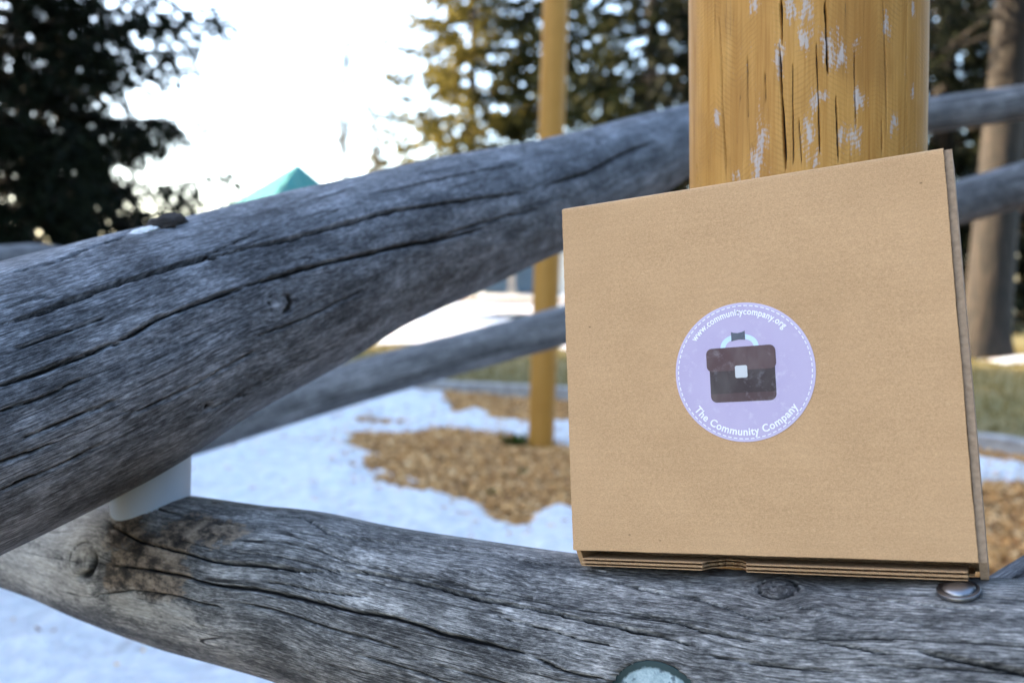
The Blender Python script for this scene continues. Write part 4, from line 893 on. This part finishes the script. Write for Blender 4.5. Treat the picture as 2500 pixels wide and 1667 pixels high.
def rrect(x0, x1, y0, y1, r4):
    """rounded rectangle, radii bottom-left, bottom-right, top-right, top-left"""
    out = []
    for (cx, cy, r, a0) in ((x0 + r4[0], y0 + r4[0], r4[0], 180), (x1 - r4[1], y0 + r4[1], r4[1], 270), (x1 - r4[2], y1 - r4[2], r4[2], 0), (x0 + r4[3], y1 - r4[3], r4[3], 90)):
        if r < 1e-5: out.append((cx, cy)); continue
        for k in range(9): a = R(a0 + 90 * k / 8); out.append((cx + r * math.cos(a), cy + r * math.sin(a)))
    return out
disc = bm_mesh('backing', lambda bm: bmesh.ops.create_cone(bm, segments=128, radius1=sr, radius2=sr * 0.9985, depth=0.00018, cap_ends=True)); obj('backing', disc, S_EDGE, stick)
ngon('field', [(0.968 * math.cos(a), 0.968 * math.sin(a)) for a in np.linspace(0, 2 * math.pi, 128, endpoint=False)], 0.00016, S_LAV)
dv, df = [], []
ND = 74
for k in range(ND):
    a0 = 2 * math.pi * (k + 0.18) / ND; a1 = 2 * math.pi * (k + 0.82) / ND; b_ = len(dv)
    for a in (a0, (a0 + a1) / 2, a1): dv += [(0.949 * sr * math.cos(a), 0.949 * sr * math.sin(a), 0.00022), (0.961 * sr * math.cos(a), 0.961 * sr * math.sin(a), 0.00022)]
    df += [(b_, b_ + 1, b_ + 3, b_ + 2), (b_ + 2, b_ + 3, b_ + 5, b_ + 4)]
obj('stitch_ring', mesh_np('stitch_ring', np.array(dv), np.array(df)[:, ::-1]), S_WHITE, stick)
ring_pts = []
for a in np.linspace(180, 0, 25): ring_pts.append((-0.035 + 0.275 * math.cos(R(a)), 0.335 + 0.215 * max(0, math.sin(R(a))) ** 0.8))
for a in np.linspace(0, 180, 25): ring_pts.append((-0.035 + 0.205 * math.cos(R(a)), 0.335 + 0.145 * max(0, math.sin(R(a))) ** 0.8))
ngon('handle_print', ring_pts, 0.00024, S_CYAN)
grip = [(-0.145, 0.585), (-0.11, 0.570), (-0.05, 0.562), (0.01, 0.572), (0.055, 0.590), (0.055, 0.455), (0.02, 0.462), (-0.04, 0.466), (-0.10, 0.458), (-0.145, 0.448)]
ngon('grip_print', grip, 0.00030, S_SLATE)
ngon('case_body_print', rrect(-0.485, 0.450, -0.425, 0.20, (0.09, 0.09, 0, 0)), 0.00026, S_BAND)
ngon('case_dark_print', rrect(-0.485, 0.450, -0.30, 0.20, (0, 0, 0, 0)), 0.00032, S_BODY)
ngon('case_flap_print', rrect(-0.525, 0.470, 0.025, 0.362, (0.08, 0.08, 0.085, 0.085)), 0.00038, S_FLAP)
ngon('clasp_print', rrect(-0.115, 0.060, -0.085, 0.092, (0.025,) * 4), 0.00044, S_GREY)
def arc_text(name, body, a_mid, span, rad, below, hgt):
    cu = bpy.data.curves.new(name, 'FONT'); cu.body = body; cu.size = 1.0; cu.resolution_u = 4; cu.offset = 0.022; cu.space_character = 1.06
    to = bpy.data.objects.new(name, cu); COL.objects.link(to)
    dg = bpy.context.evaluated_depsgraph_get(); me = bpy.data.meshes.new_from_object(to.evaluated_get(dg)); bpy.data.objects.remove(to)
    n = len(me.vertices); co = np.zeros(n * 3); me.vertices.foreach_get('co', co); co = co.reshape(-1, 3)
    x = co[:, 0] - co[:, 0].min(); L = x.max(); y = co[:, 1] * hgt / 0.73
    th = (x / L - 0.5) * span
    if below: a = a_mid + th; r_ = rad - y
    else: a = a_mid - th; r_ = rad + y
    out = np.stack([sr * r_ * np.cos(a), sr * r_ * np.sin(a), np.full(n, 0.00030)], -1)
    me.vertices.foreach_set('co', out.ravel().astype(np.float32)); me.update()
    return obj(name, me, S_WHITE, stick)
arc_text('web_lettering', 'www.communitycompany.org', R(94), R(101), 0.825, False, 0.098)
arc_text('name_lettering', 'The Community Company', R(269.5), R(110), 0.905, True, 0.110)
